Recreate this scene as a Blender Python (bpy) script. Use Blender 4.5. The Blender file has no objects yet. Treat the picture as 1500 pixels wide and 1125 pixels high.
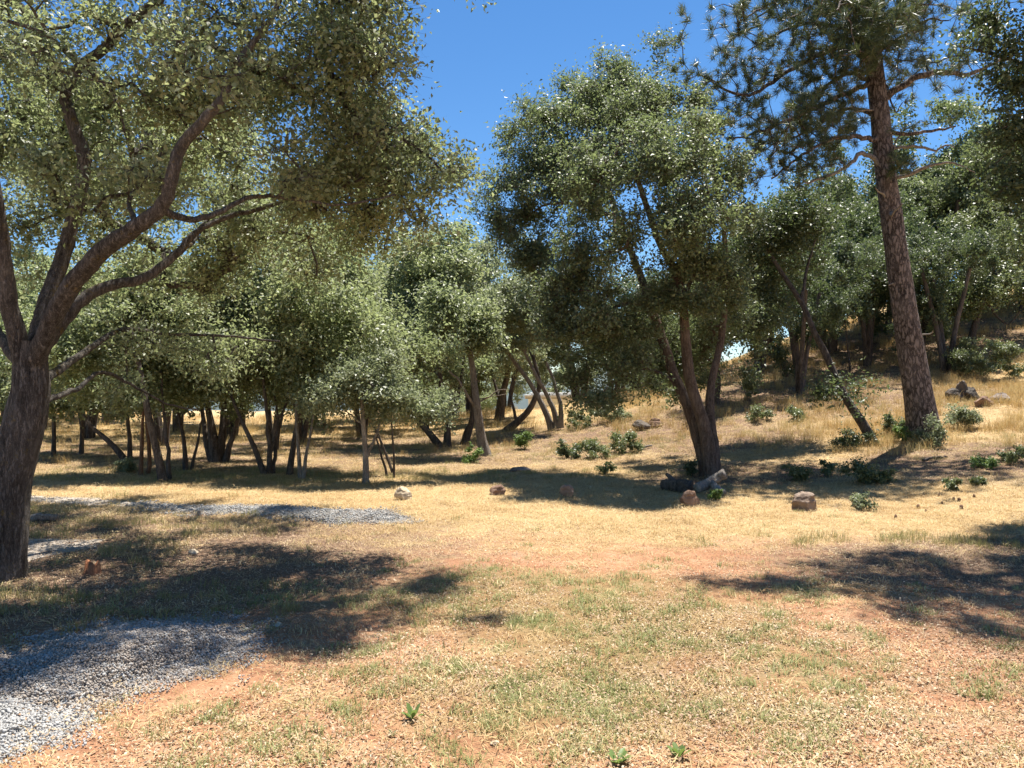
import bpy, bmesh, math, random
import numpy as np
from mathutils import Vector

rng = np.random.default_rng(11)
random.seed(11)
sc = bpy.context.scene
C = sc.collection

# ------------------------------------------------------------------ camera, sky, sun, exposure
EYE = 1.65
F = 1127.0                      # focal length in photo pixels (1500 wide)
PITCH = math.atan(9.5 / F)
cam_d = bpy.data.cameras.new('camera')
cam = bpy.data.objects.new('camera', cam_d); C.objects.link(cam)
cam_d.sensor_width = 36.0
cam_d.lens = 36.0 * F / 1500.0
cam_d.clip_start = 0.05; cam_d.clip_end = 6000
cam.location = (0, 0, EYE)
cam.rotation_euler = (math.radians(90) + PITCH, 0, 0)
sc.camera = cam

SUN_EL = math.radians(71); SUN_AZ = math.radians(30)     # azimuth from +Y towards +X
w = bpy.data.worlds.new('World'); sc.world = w; w.use_nodes = True
nt = w.node_tree; nt.nodes.clear()
sky = nt.nodes.new('ShaderNodeTexSky'); sky.sky_type = 'NISHITA'; sky.sun_disc = False
sky.sun_elevation = SUN_EL; sky.sun_rotation = SUN_AZ
sky.altitude = 600; sky.air_density = 1.0; sky.dust_density = 0.0; sky.ozone_density = 4.0
hs = nt.nodes.new('ShaderNodeHueSaturation'); hs.inputs['Saturation'].default_value = 1.2
bg = nt.nodes.new('ShaderNodeBackground'); bg.inputs[1].default_value = 0.07
wo = nt.nodes.new('ShaderNodeOutputWorld')
nt.links.new(sky.outputs[0], hs.inputs['Color']); nt.links.new(hs.outputs[0], bg.inputs[0]); nt.links.new(bg.outputs[0], wo.inputs[0])
sun_d = bpy.data.lights.new('sun', 'SUN'); sun_d.energy = 5.0; sun_d.angle = math.radians(0.53); sun_d.color = (1.0, 0.95, 0.87)
sun = bpy.data.objects.new('sun', sun_d); C.objects.link(sun)
to_sun = Vector((math.sin(SUN_AZ) * math.cos(SUN_EL), math.cos(SUN_AZ) * math.cos(SUN_EL), math.sin(SUN_EL)))
sun.rotation_euler = to_sun.to_track_quat('Z', 'Y').to_euler()
sun.location = (0, 0, 30)
sc.view_settings.view_transform = 'Standard'; sc.view_settings.look = 'None'
sc.view_settings.exposure = 1.24; sc.view_settings.gamma = 1.0
sc.view_settings.use_curve_mapping = False
sc.cycles.max_bounces = 7; sc.cycles.diffuse_bounces = 4; sc.cycles.glossy_bounces = 2
sc.cycles.transmission_bounces = 4; sc.cycles.use_denoising = True

# ------------------------------------------------------------------ helpers
cp, sp = math.cos(PITCH), math.sin(PITCH)
def ray(px, py):
    a = (px - 750.0) / F; b = (562.5 - py) / F
    return np.array([a, cp - b * sp, sp + b * cp])
def P(px, py, d):
    r = ray(px, py); t = d / r[1]
    return np.array([r[0] * t, d, EYE + r[2] * t])
def M(px, d):                       # metres per photo pixel at depth d
    return px / F * d

# terrain: smooth surface through points read off the photograph
_cp = [(0,0,0),(0,-12,0),(-8,3,0),(8,3,.03),(-6,7,0),(0,7,0),(5.5,7,.06),(-10,12,0),(-4,14,0),(0,12.5,0),(3.8,14.3,.03),(-16,20,-.05),
       (-9,18,-.03),(0,60,-1.3),(-30,60,-1.5),(3,56,-1.6),(22,60,6),(38,70,11),(-40,40,.6),(0,100,-6),(-60,100,-6),(60,100,15),
       (42,30,9),(30,20,4.6),(20,8,1.3),(30,-12,1.5),(-30,-12,0),(-30,15,0),(10,-5,0.1),(-10,-5,0)]
for q in [(1355,648,16.5),(1500,652,15),(1410,585,21),(1480,402,48),(1230,490,38),(1200,560,26),(1100,560,27),(1000,575,27),
          (930,597,29),(820,612,30),(712,668,19.5),(650,655,23),(600,612,40),(500,610,42),(300,622,37),(100,604,40),(1275,644,17),
          (1178,742,11),(1500,742,10.6),(1500,560,25),(1150,545,29),(1430,490,31),(1320,480,37),(760,632,27),(900,650,21)]:
    _cp.append(tuple(P(*q)))
_cp = np.array(_cp, float)
def _phi(r2): return np.sqrt(r2 + 9.0)
_n = len(_cp)
_A = np.zeros((_n + 3, _n + 3))
_A[:_n, :_n] = _phi(((_cp[:, None, :2] - _cp[None, :, :2]) ** 2).sum(-1)) + np.eye(_n) * -0.25
_A[:_n, _n] = 1; _A[:_n, _n + 1:] = _cp[:, :2]; _A[_n:, :_n] = _A[:_n, _n:].T
_w = np.linalg.solve(_A, np.concatenate([_cp[:, 2], np.zeros(3)]))
def sstep(a, b, x):
    t = np.clip((x - a) / (b - a), 0, 1); return t * t * (3 - 2 * t)
def wob(x, y, f, s=0.0):
    return (np.sin(x * f * 1.31 + y * f * .73 + s) * np.cos(y * f * 1.17 - x * f * .41 + s * 1.7)
            + .5 * np.sin(x * f * 2.9 - y * f * 2.1 + s * 2.3) + .35 * np.cos(y * f * 4.3 + x * f * 3.7 + s))
def g(x, y, micro=True):
    x = np.asarray(x, float); y = np.asarray(y, float)
    shp = np.broadcast(x, y).shape
    X = np.broadcast_to(x, shp).ravel(); Y = np.broadcast_to(y, shp).ravel()
    z = np.zeros(X.shape)
    for i in range(0, len(X), 20000):
        a, b = X[i:i+20000], Y[i:i+20000]
        r2 = (a[:, None] - _cp[None, :, 0]) ** 2 + (b[:, None] - _cp[None, :, 1]) ** 2
        z[i:i+20000] = _phi(r2) @ _w[:_n] + _w[_n] + a * _w[_n+1] + b * _w[_n+2]
    R = np.hypot(X, Y)
    far = -60 + 6 * wob(X, Y, .006)
    wt = 1 - sstep(75, 260, R)
    z = z * wt + far * (1 - wt)
    if micro:
        z = z + .018 * wob(X, Y, 1.1) + .006 * wob(X, Y, 4.7, 1.0)
    return z.reshape(shp)
def gz(x, y): return float(g(x, y))
def G(px, py, dmax=70):              # ground point seen at a photo pixel
    r = ray(px, py)
    ds = np.concatenate([np.linspace(2.0, 20, 400), np.linspace(20.1, dmax, 500)])
    x = r[0] / r[1] * ds; z = EYE + r[2] / r[1] * ds
    below = z - g(x, ds) < 0
    k = int(np.argmax(below)) if below.any() else len(ds) - 1
    return np.array([x[k], ds[k], float(g(x[k], ds[k]))])

def mesh_np(name, V, faces):         # faces: (n,k) int array or list of such arrays
    me = bpy.data.meshes.new(name)
    if isinstance(faces, np.ndarray): faces = [faces]
    faces = [np.asarray(f, np.int32) for f in faces if len(f)]
    me.vertices.add(len(V)); me.vertices.foreach_set('co', np.asarray(V, np.float32).ravel())
    if faces:
        li = np.concatenate([f.ravel() for f in faces])
        tot = np.concatenate([np.full(len(f), f.shape[1], np.int32) for f in faces])
        st = np.concatenate([[0], np.cumsum(tot)[:-1]]).astype(np.int32)
        me.loops.add(len(li)); me.loops.foreach_set('vertex_index', li)
        me.polygons.add(len(tot)); me.polygons.foreach_set('loop_start', st)
    me.update(calc_edges=True)
    return me
def smooth(me): me.polygons.foreach_set('use_smooth', np.ones(len(me.polygons), bool)); me.update()
def obj(name, me, mat=None, parent=None, loc=None):
    o = bpy.data.objects.new(name, me); C.objects.link(o)
    if mat is not None and me is not None and not me.materials: me.materials.append(mat)
    if parent: o.parent = parent
    if loc is not None: o.location = loc
    return o
def tag(o, label, cat, group=None, kind=None):
    o['label'] = label; o['category'] = cat
    if group: o['group'] = group
    if kind: o['kind'] = kind
    return o
def thing(name, label, cat, loc, group=None):
    return tag(obj(name, None, loc=tuple(loc)), label, cat, group)

# ------------------------------------------------------------------ materials
def mat(name):
    m = bpy.data.materials.new(name); m.use_nodes = True
    m.node_tree.nodes.clear()
    return m, m.node_tree
class N:
    def __init__(s, nt): s.nt = nt
    def n(s, t, **kw):
        o = s.nt.nodes.new(t)
        for k, v in kw.items():
            if k.startswith('i_'):
                key = k[2:]
                sock = o.inputs[int(key)] if key.isdigit() else o.inputs[key.replace('_', ' ')]
                if hasattr(v, 'node'): s.nt.links.new(v, sock)
                else: sock.default_value = v
            else: setattr(o, k, v)
        return o
    def noise(s, vec, scale, detail=4, rough=.6):
        return s.n('ShaderNodeTexNoise', i_Vector=vec, i_Scale=scale, i_Detail=detail, i_Roughness=rough).outputs[0]
    def ramp(s, fac, stops):
        r = s.n('ShaderNodeValToRGB', i_Fac=fac); e = r.color_ramp.elements
        while len(e) < len(stops): e.new(.5)
        for k, (p, c) in zip(e, stops): k.position = p; k.color = (*c, 1) if len(c) == 3 else c
        return r.outputs[0]
    def fr(s, fac, a, b):      # remap to 0..1
        return s.n('ShaderNodeMapRange', i_0=fac, i_1=a, i_2=b, clamp=True).outputs[0]
    def mix(s, f, a, b):
        m = s.n('ShaderNodeMix', data_type='RGBA')
        for sock, v in ((m.inputs[0], f), (m.inputs[6], a), (m.inputs[7], b)):
            if hasattr(v, 'node'): s.nt.links.new(v, sock)
            else: sock.default_value = v if not isinstance(v, tuple) else (*v, 1)
        return m.outputs[2]
    def math(s, op, a, b=0.0):
        m = s.n('ShaderNodeMath', operation=op)
        for sock, v in ((m.inputs[0], a), (m.inputs[1], b)):
            if hasattr(v, 'node'): s.nt.links.new(v, sock)
            else: sock.default_value = v
        return m.outputs[0]
    def out(s, sh):
        s.n('ShaderNodeOutputMaterial', i_Surface=sh)
    def bsdf(s, col, rough=.8, spec=.3, normal=None):
        b = s.n('ShaderNodeBsdfPrincipled', i_Roughness=rough)
        b.inputs['Specular IOR Level'].default_value = spec
        if hasattr(col, 'node'): s.nt.links.new(col, b.inputs['Base Color'])
        else: b.inputs['Base Color'].default_value = (*col, 1)
        if normal is not None: s.nt.links.new(normal, b.inputs['Normal'])
        return b.outputs[0]
    def bump(s, h, dist=.02, strength=1.0):
        return s.n('ShaderNodeBump', i_Height=h, i_Distance=dist, i_Strength=strength).outputs[0]

def leaf_mat(name, cols, trans=.3, rough=.42, spec=.45, tcol=None):
    m, t = mat(name); n = N(t)
    r = n.n('ShaderNodeNewGeometry').outputs['Random Per Island']
    pos = n.n('ShaderNodeNewGeometry').outputs['Position']
    big = n.noise(pos, .9, 2)
    f = n.math('ADD', n.math('MULTIPLY', r, .75), n.math('MULTIPLY', n.math('SUBTRACT', big, .5), .9))
    k = len(cols)
    c = n.ramp(f, [(i / (k - 1), cc) for i, cc in enumerate(cols)])
    a = n.bsdf(c, rough, spec)
    tc = n.mix(1.0, c, c) if tcol is None else n.mix(.6, c, tcol)
    tr = n.n('ShaderNodeBsdfTranslucent', i_Color=tc).outputs[0]
    n.out(n.n('ShaderNodeMixShader', i_0=trans, i_1=a, i_2=tr).outputs[0])
    return m
LEAF_BLUE = leaf_mat('leaf_grey_green', [(.10,.13,.06),(.185,.225,.115),(.265,.30,.165),(.345,.365,.22),(.39,.37,.20)], .45, .48, .5, (.43,.50,.20))
LEAF_LIVE = leaf_mat('leaf_live_oak', [(.066,.09,.043),(.135,.165,.08),(.215,.245,.13),(.31,.32,.19)], .40, .48, .5, (.30,.38,.13))
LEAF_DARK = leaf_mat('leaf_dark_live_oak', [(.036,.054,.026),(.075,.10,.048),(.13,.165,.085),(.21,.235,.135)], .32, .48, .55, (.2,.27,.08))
LEAF_PALE = leaf_mat('leaf_pale', [(.15,.175,.095),(.225,.255,.15),(.30,.325,.20),(.36,.36,.235)], .40, .48, .55, (.34,.40,.18))
LEAF_SHRUB = leaf_mat('leaf_shrub', [(.09,.115,.05),(.15,.18,.08),(.22,.25,.12),(.30,.31,.17)], .3, .45, .6, (.25,.31,.09))
LEAF_BRIGHT = leaf_mat('leaf_bright', [(.10,.17,.05),(.17,.25,.075),(.25,.33,.11)], .35, .45, .5, (.27,.38,.08))
NEEDLE = leaf_mat('pine_needle', [(.028,.05,.022),(.055,.085,.034),(.10,.13,.05),(.17,.16,.07),(.26,.17,.09)], .22, .45, .5, (.2,.24,.07))

def bark_mat(name, dark, mid, light, vscale=9.0, stretch=.22, moss=None, bump=.03, plates=False):
    m, t = mat(name); n = N(t)
    co = n.n('ShaderNodeTexCoord').outputs['Object']
    mp = n.n('ShaderNodeMapping', i_Vector=co, i_Scale=(1, 1, stretch)).outputs[0]
    mp2 = n.n('ShaderNodeMapping', i_Vector=co, i_Scale=(1, 1, stretch * .4)).outputs[0]
    wv = n.noise(mp, vscale * 1.5, 9, .72); ridge = n.noise(mp2, vscale * 2.4, 5, .6)
    wn = n.n('ShaderNodeVectorMath', operation='SCALE', i_0=n.n('ShaderNodeTexNoise', i_Vector=mp, i_Scale=vscale * .9, i_Detail=5.0, i_Roughness=.7).outputs[1])
    wn.inputs['Scale'].default_value = .22
    dist = n.n('ShaderNodeVectorMath', operation='ADD', i_0=mp, i_1=wn.outputs[0]).outputs[0]
    vo = n.n('ShaderNodeTexVoronoi', feature='DISTANCE_TO_EDGE', i_Vector=dist, i_Scale=vscale * (1.5 if plates else 2.2)).outputs['Distance']
    edge = n.fr(vo, 0.0, .22)
    h = n.math('ADD', n.math('ADD', n.math('MULTIPLY', edge, .42 if plates else .2), n.math('MULTIPLY', wv, .55)), n.math('MULTIPLY', ridge, .3 if plates else .55))
    c = n.ramp(h, [(.42, dark), (.62, mid), (.88, light)])
    blot = n.fr(n.noise(co, 2.2, 3), .45, .7)
    c = n.mix(n.math('MULTIPLY', blot, .35), c, tuple(x * 1.25 for x in light))
    if moss:
        mm = n.fr(n.noise(co, 5.5, 7, .78), .58, .68)
        c = n.mix(n.math('MULTIPLY', mm, .85), c, moss)
    n.out(n.bsdf(c, .85, .25, n.bump(h, bump)))
    return m
BARK_OAK = bark_mat('bark_grey_oak', (.02,.017,.014), (.095,.082,.068), (.24,.215,.185), 15, .2, (.27,.19,.04), .06)
BARK_LIVE = bark_mat('bark_live_oak', (.02,.016,.013), (.07,.055,.045), (.17,.14,.115), 12, .35, None, .02)
BARK_PALE = bark_mat('bark_pale', (.06,.05,.04), (.19,.16,.13), (.36,.32,.27), 12, .35, None, .02)
BARK_PINE = bark_mat('bark_pine', (.032,.024,.02), (.115,.09,.078), (.27,.215,.185), 9, .38, None, .035, True)
BARK_STEM = bark_mat('bark_brown_stem', (.03,.021,.016), (.10,.07,.052), (.2,.15,.115), 12, .3, None, .02)
BARK_RED = bark_mat('bark_reddish', (.04,.022,.014), (.16,.085,.05), (.26,.16,.10), 12, .3, None, .02)
DEADWOOD = bark_mat('dead_wood', (.05,.04,.032), (.20,.17,.14), (.40,.36,.31), 14, .5, None, .012)

def ground_material():
    m, t = mat('ground_soil'); n = N(t)
    pos = n.n('ShaderNodeNewGeometry').outputs['Position']
    at = lambda a: n.n('ShaderNodeAttribute', attribute_name=a).outputs['Fac']
    nb = n.noise(pos, .55, 5, .6); nm = n.noise(pos, 3.2, 5, .65); nf = n.noise(pos, 24, 5, .7); nff = n.noise(pos, 90, 3, .7)
    soil = n.ramp(n.math('ADD', n.math('MULTIPLY', nm, .6), n.math('MULTIPLY', nf, .4)),
                  [(.3, (.23,.10,.055)), (.5, (.40,.21,.115)), (.68, (.55,.36,.22))])
    straw = n.ramp(n.math('ADD', n.math('MULTIPLY', nf, .6), n.math('MULTIPLY', nff, .4)),
                   [(.3, (.21,.135,.065)), (.5, (.44,.31,.155)), (.7, (.66,.52,.30))])
    litter = n.ramp(n.math('ADD', n.math('MULTIPLY', nf, .45), n.math('MULTIPLY', nff, .55)),
                    [(.3, (.07,.04,.026)), (.5, (.19,.12,.078)), (.68, (.38,.27,.18))])
    bare = n.fr(n.math('ADD', n.math('ADD', n.math('MULTIPLY', nb, .6), n.math('MULTIPLY', nm, .4)), n.math('MULTIPLY', n.math('SUBTRACT', at('red'), .5), .55)), .44, .62)
    c = n.mix(bare, straw, soil)
    lit = n.fr(n.math('ADD', at('litter'), n.math('MULTIPLY', n.math('SUBTRACT', nm, .5), .9)), .35, .75)
    c = n.mix(lit, c, litter)
    gr = n.fr(n.math('ADD', at('green'), n.math('MULTIPLY', n.math('SUBTRACT', nm, .5), .9)), .45, .95)
    c = n.mix(n.math('MULTIPLY', gr, .5), c, (.16,.16,.055))
    h = n.math('ADD', nf, n.math('MULTIPLY', nff, .6))
    n.out(n.bsdf(c, .95, .15, n.bump(h, .025)))
    return m
GROUND = ground_material()

def grass_mat(name, cols, trans=.3):
    m, t = mat(name); n = N(t)
    pos = n.n('ShaderNodeNewGeometry').outputs['Position']
    r = n.n('ShaderNodeObjectInfo').outputs['Random']
    isl = n.n('ShaderNodeNewGeometry').outputs['Random Per Island']
    big = n.noise(pos, .8, 4)
    f = n.math('ADD', n.math('ADD', n.math('MULTIPLY', r, .35), n.math('MULTIPLY', isl, .35)), n.math('MULTIPLY', n.math('SUBTRACT', big, .32), .8))
    c = n.ramp(f, [(i / (len(cols) - 1), cc) for i, cc in enumerate(cols)])
    a = n.bsdf(c, .6, .25)
    tr = n.n('ShaderNodeBsdfTranslucent', i_Color=c).outputs[0]
    n.out(n.n('ShaderNodeMixShader', i_0=trans, i_1=a, i_2=tr).outputs[0])
    return m
STRAW = grass_mat('straw_grass', [(.30,.18,.08),(.50,.35,.165),(.66,.51,.27),(.74,.62,.38)])
TALLDRY = grass_mat('tall_dry_grass', [(.34,.20,.075),(.46,.31,.12),(.55,.42,.19),(.46,.40,.17)])
OLIVE = grass_mat('olive_grass', [(.22,.20,.075),(.27,.26,.10),(.36,.31,.13),(.42,.34,.16)])
GREEN = grass_mat('green_grass', [(.19,.215,.065),(.28,.30,.11),(.36,.36,.16),(.44,.40,.21)])
LITTER = grass_mat('fallen_leaf', [(.16,.09,.05),(.32,.20,.12),(.48,.36,.23),(.66,.57,.42)], .1)
def stone_mat(name, cols, scale=5.0, bump=.01):
    m, t = mat(name); n = N(t)
    co = n.n('ShaderNodeTexCoord').outputs['Object']
    r = n.n('ShaderNodeObjectInfo').outputs['Random']; isl = n.n('ShaderNodeNewGeometry').outputs['Random Per Island']
    h = n.noise(co, scale, 7, .68)
    f = n.math('ADD', n.math('MULTIPLY', h, .75), n.math('MULTIPLY', n.math('ADD', r, isl), .14))
    c = n.ramp(f, [(.25 + .5 * i / (len(cols) - 1), cc) for i, cc in enumerate(cols)])
    n.out(n.bsdf(c, .8, .3, n.bump(h, bump)))
    return m
GRAVEL = stone_mat('gravel_grey', [(.14,.135,.125),(.26,.252,.238),(.38,.37,.35),(.52,.51,.48)], 14, .004)
GRAVEL_TAN = stone_mat('gravel_dusty', [(.17,.125,.09),(.27,.22,.175),(.37,.32,.27),(.47,.43,.38)], 14, .004)
ROCK_BROWN = stone_mat('rock_brown', [(.09,.05,.035),(.21,.125,.08),(.33,.22,.15),(.44,.36,.29)], 5, .03)
ROCK_PALE = stone_mat('rock_pale', [(.26,.19,.12),(.42,.33,.22),(.54,.45,.33),(.62,.56,.45)], 5, .03)
ROCK_GREY = stone_mat('rock_grey', [(.09,.065,.05),(.17,.13,.105),(.27,.225,.19),(.36,.33,.30)], 5, .03)
ROCK_SPLIT = stone_mat('rock_split', [(.08,.05,.035),(.17,.115,.08),(.27,.20,.15),(.36,.31,.27)], 4, .05)
ROCK_DARK = stone_mat('rock_dark', [(.03,.024,.02),(.075,.06,.045),(.14,.11,.085),(.2,.17,.14)], 5, .03)
GRAVEL_BED = stone_mat('gravel_bed', [(.17,.12,.085),(.29,.23,.175),(.40,.36,.30),(.50,.47,.42)], 40, .02)
def plain(name, col, rough=.6, ns=6, amt=.12):
    m, t = mat(name); n = N(t)
    co = n.n('ShaderNodeTexCoord').outputs['Object']
    f = n.noise(co, ns, 5)
    c = n.mix(f, tuple(x * (1 - amt) for x in col), tuple(min(1, x * (1 + amt)) for x in col))
    n.out(n.bsdf(c, rough, .3)); return m

# ------------------------------------------------------------------ ground sheet
def axis(lo, hi, fine_lo, fine_hi, step, grow=1.16):
    a = list(np.arange(fine_lo, fine_hi + 1e-6, step))
    s = step; x = fine_hi
    while x < hi: s *= grow; x += s; a.append(x)
    s = step; x = fine_lo
    while x > lo: s *= grow; x -= s; a.insert(0, x)
    return np.array(a)
gx = axis(-2500, 2500, -11, 13, .12, 1.10); gy = axis(-300, 3500, 1.5, 20, .12, 1.09)
GX, GY = np.meshgrid(gx, gy)
GZ = g(GX, GY)
nx, ny = len(gx), len(gy)
idx = np.arange(nx * ny).reshape(ny, nx)
fq = np.stack([idx[:-1, :-1], idx[:-1, 1:], idx[1:, 1:], idx[1:, :-1]], -1).reshape(-1, 4)
gm = mesh_np('ground', np.stack([GX, GY, GZ], -1).reshape(-1, 3), fq); smooth(gm)

TREE_SPOTS = []      # (x, y, crown radius) filled below, used for litter
def blob(x, y, cx, cy, rx, ry, soft=.5):
    r = np.sqrt(((x - cx) / rx) ** 2 + ((y - cy) / ry) ** 2)
    return 1 - sstep(1 - soft, 1 + soft, r)
def in_poly(x, y, poly):
    x = np.asarray(x); y = np.asarray(y); r = np.zeros(x.shape, bool); k = len(poly)
    for i in range(k):
        x0, y0 = poly[i][:2]; x1, y1 = poly[(i + 1) % k][:2]
        c = ((y0 > y) != (y1 > y)) & (x < (x1 - x0) * (y - y0) / (y1 - y0 + 1e-12) + x0); r ^= c
    return r
def poly_dist(x, y, poly):           # distance to the outline
    d = np.full(np.shape(x), 1e9)
    k = len(poly)
    for i in range(k):
        a = np.array(poly[i][:2]); b = np.array(poly[(i + 1) % k][:2]); ab = b - a
        t = np.clip(((x - a[0]) * ab[0] + (y - a[1]) * ab[1]) / (ab @ ab + 1e-12), 0, 1)
        d = np.minimum(d, np.hypot(x - a[0] - t * ab[0], y - a[1] - t * ab[1]))
    return d
PILE = [G(*q) for q in [(-160,985),(-60,975),(40,958),(110,932),(190,915),(270,912),(330,922),(385,945),(350,962),(285,985),(225,1000),(165,1025),(95,1045),(-60,1045),(-160,1060)]]
HEAP = [G(*q) for q in [(-150,1045),(0,1022),(50,1035),(86,1064),(60,1077),(15,1088),(-60,1097),(-150,1100)]]
TRACK = [G(*q) for q in [(210,738),(330,742),(470,748),(560,747),(598,755),(596,766),(500,768),(400,758),(300,752),(215,745)]]
TRACK3 = [G(*q) for q in [(-90,727),(60,727),(160,732),(240,739),(240,745),(160,742),(60,736),(-90,734)]]
TRACK2 = [G(*q) for q in [(-40,795),(60,790),(160,790),(150,802),(80,815),(30,830),(-40,835)]]

# ------------------------------------------------------------------ trees
def resample(pts, step, jit=0.0, smooth_it=True):
    pts = np.asarray(pts, float)
    if smooth_it and len(pts) > 2:                      # Catmull-Rom
        q = np.vstack([2 * pts[0] - pts[1], pts, 2 * pts[-1] - pts[-2]]); out = []
        for i in range(1, len(q) - 2):
            n = max(2, int(np.linalg.norm(q[i+1][:3] - q[i][:3]) / step) + 1)
            t = np.linspace(0, 1, n, endpoint=False)[:, None]
            a, b, c, d = q[i-1], q[i], q[i+1], q[i+2]
            out.append(.5 * ((2*b) + (-a + c)*t + (2*a - 5*b + 4*c - d)*t*t + (-a + 3*b - 3*c + d)*t**3))
        out.append(pts[-1:]); r = np.vstack(out)
    else:
        L = np.concatenate([[0], np.cumsum(np.linalg.norm(np.diff(pts[:, :3], axis=0), axis=1))])
        n = max(2, int(L[-1] / step) + 1); s = np.linspace(0, L[-1], n)
        r = np.stack([np.interp(s, L, pts[:, k]) for k in range(pts.shape[1])], 1)
    if jit and len(r) > 2: r[1:-1, :3] += rng.normal(0, jit, (len(r) - 2, 3))
    return r
def tube(path, rad, sides, bark=0.0, seed=0.0, flare=0.0):
    path = np.asarray(path, float); k = len(path)
    T = np.gradient(path, axis=0); T /= np.linalg.norm(T, axis=1)[:, None] + 1e-9
    u = np.cross(T[0], [0.31, 0.95, 0.07]); u /= np.linalg.norm(u) + 1e-9
    U = np.zeros((k, 3))
    for i in range(k):
        u = u - T[i] * (u @ T[i]); u /= np.linalg.norm(u) + 1e-9; U[i] = u
    W = np.cross(T, U)
    th = np.arange(sides) / sides * 2 * np.pi
    L = np.concatenate([[0], np.cumsum(np.linalg.norm(np.diff(path, axis=0), axis=1))])
    R = np.asarray(rad, float)[:, None] * np.ones((1, sides))
    if bark:
        A, B = np.meshgrid(th, L)
        n = (.5 * np.sin(3 * A + B * 2.1 + seed) + .4 * np.sin(5 * A - B * 3.3 + seed * 2) + .55 * np.sin(B * 4.1 + 2 * A + seed * 3)
             + .45 * np.sin(9 * A + 2.2 * np.sin(B * 5 + seed)) + .3 * np.sin(13 * A + B * 17 + seed))
        R = R * (1 + bark * n)
    if flare:
        A, B = np.meshgrid(th, L)
        R = R * (1 + flare * np.exp(-B / .22) * (1 + .45 * np.sin(4 * A + seed) + .25 * np.sin(7 * A + seed * 2)))
    V = path[:, None, :] + R[..., None] * (np.cos(th)[None, :, None] * U[:, None, :] + np.sin(th)[None, :, None] * W[:, None, :])
    i = np.arange(k - 1)[:, None] * sides; j = np.arange(sides)[None, :]; j2 = (j + 1) % sides
    f = np.stack([i + j, i + j2, i + sides + j2, i + sides + j], -1).reshape(-1, 4)
    return V.reshape(-1, 3), f
class Acc:
    def __init__(s): s.V = []; s.F = []; s.n = 0
    def add(s, V, f): s.V.append(V); s.F.append(f + s.n); s.n += len(V)
    def mesh(s, name, off=(0, 0, 0)):
        me = mesh_np(name, np.vstack(s.V) - np.asarray(off), np.vstack(s.F)); smooth(me); return me
def leaves(centres, per, crad, size, outward=None, flat=.75, up=.55, aspect=.5, droop=0.0):
    m = len(centres) * per
    c = np.repeat(centres, per, axis=0)
    cs = np.repeat(rng.uniform(.7, 1.25, len(centres)), per)[:, None]
    nsh = max(3, per // 8); shd = rng.normal(0, 1, (len(centres), nsh, 3))
    if outward is not None: shd += outward[:, None, :] * .7
    shd[:, :, 2] = shd[:, :, 2] * flat + .1
    shd /= np.linalg.norm(shd, axis=2)[:, :, None] + 1e-9
    shd *= rng.uniform(.75, 1.35, (len(centres), nsh, 1))
    ci = np.repeat(np.arange(len(centres)), per); si = rng.integers(0, nsh, m)
    tt = rng.uniform(.12, 1, m)[:, None]
    p = c + (shd[ci, si] * tt + ball(m, .5) * .34) * crad * 1.75 * cs
    leaves.shoots = (np.repeat(centres, nsh, axis=0), np.repeat(centres, nsh, axis=0) + shd.reshape(-1, 3) * crad * 1.6)
    nrm = rng.normal(0, .75, (m, 3)); nrm[:, 2] += up
    if outward is not None: nrm += np.repeat(outward, per, axis=0) * .5
    nrm /= np.linalg.norm(nrm, axis=1)[:, None] + 1e-9
    ax = np.cross(nrm, rng.normal(0, 1, (m, 3))); ax /= np.linalg.norm(ax, axis=1)[:, None] + 1e-9
    ax[:, 2] -= droop
    sd = np.cross(nrm, ax)
    s = (size * rng.uniform(.6, 1.3, m))[:, None]; wd = s * aspect * rng.uniform(.75, 1.2, m)[:, None]
    a = p - ax * s * .5; t = p + ax * s * .5 - nrm * s * .1
    l = p + sd * wd * .5 + nrm * s * .12 + ax * s * .06; r = p - sd * wd * .5 + nrm * s * .12 + ax * s * .06
    V = np.stack([a, l, t, r], 1).reshape(-1, 3)
    return V, np.arange(m * 4).reshape(-1, 4)
def ball(m, p=.45):
    d = rng.normal(0, 1, (m, 3)); d /= np.linalg.norm(d, axis=1)[:, None] + 1e-9
    return d * (rng.uniform(0, 1, m) ** p)[:, None]
def sample_lobes(lobes, total, shell=2.0, sub=None):
    vols = np.array([l[3] * l[4] * l[5] for l in lobes]) ** .72; vols /= vols.sum()
    out = []; on = []
    for l, v in zip(lobes, vols):
        k = max(3, int(total * v)); m = max(3, k // 9); R = np.array(l[3:6])
        d = rng.normal(0, 1, (m, 3)); d /= np.linalg.norm(d, axis=1)[:, None]
        r = rng.uniform(0, 1, m) ** (1 / (shell + 1)) * rng.uniform(.8, 1.12, m)
        sc_ = d * r[:, None] * R; sr = R.mean() * rng.uniform(.24, .42, m) if sub is None else rng.uniform(.7, 1.3, m) * sub
        j = rng.integers(0, m, k)
        q = sc_[j] + ball(k) * sr[j][:, None] * np.array([1, 1, .8])
        out.append(np.array(l[:3]) + q); nn = q - sc_[j] * .4; on.append(nn / (np.linalg.norm(nn, axis=1)[:, None] + 1e-6))
    return np.vstack(out), np.vstack(on)
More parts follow.
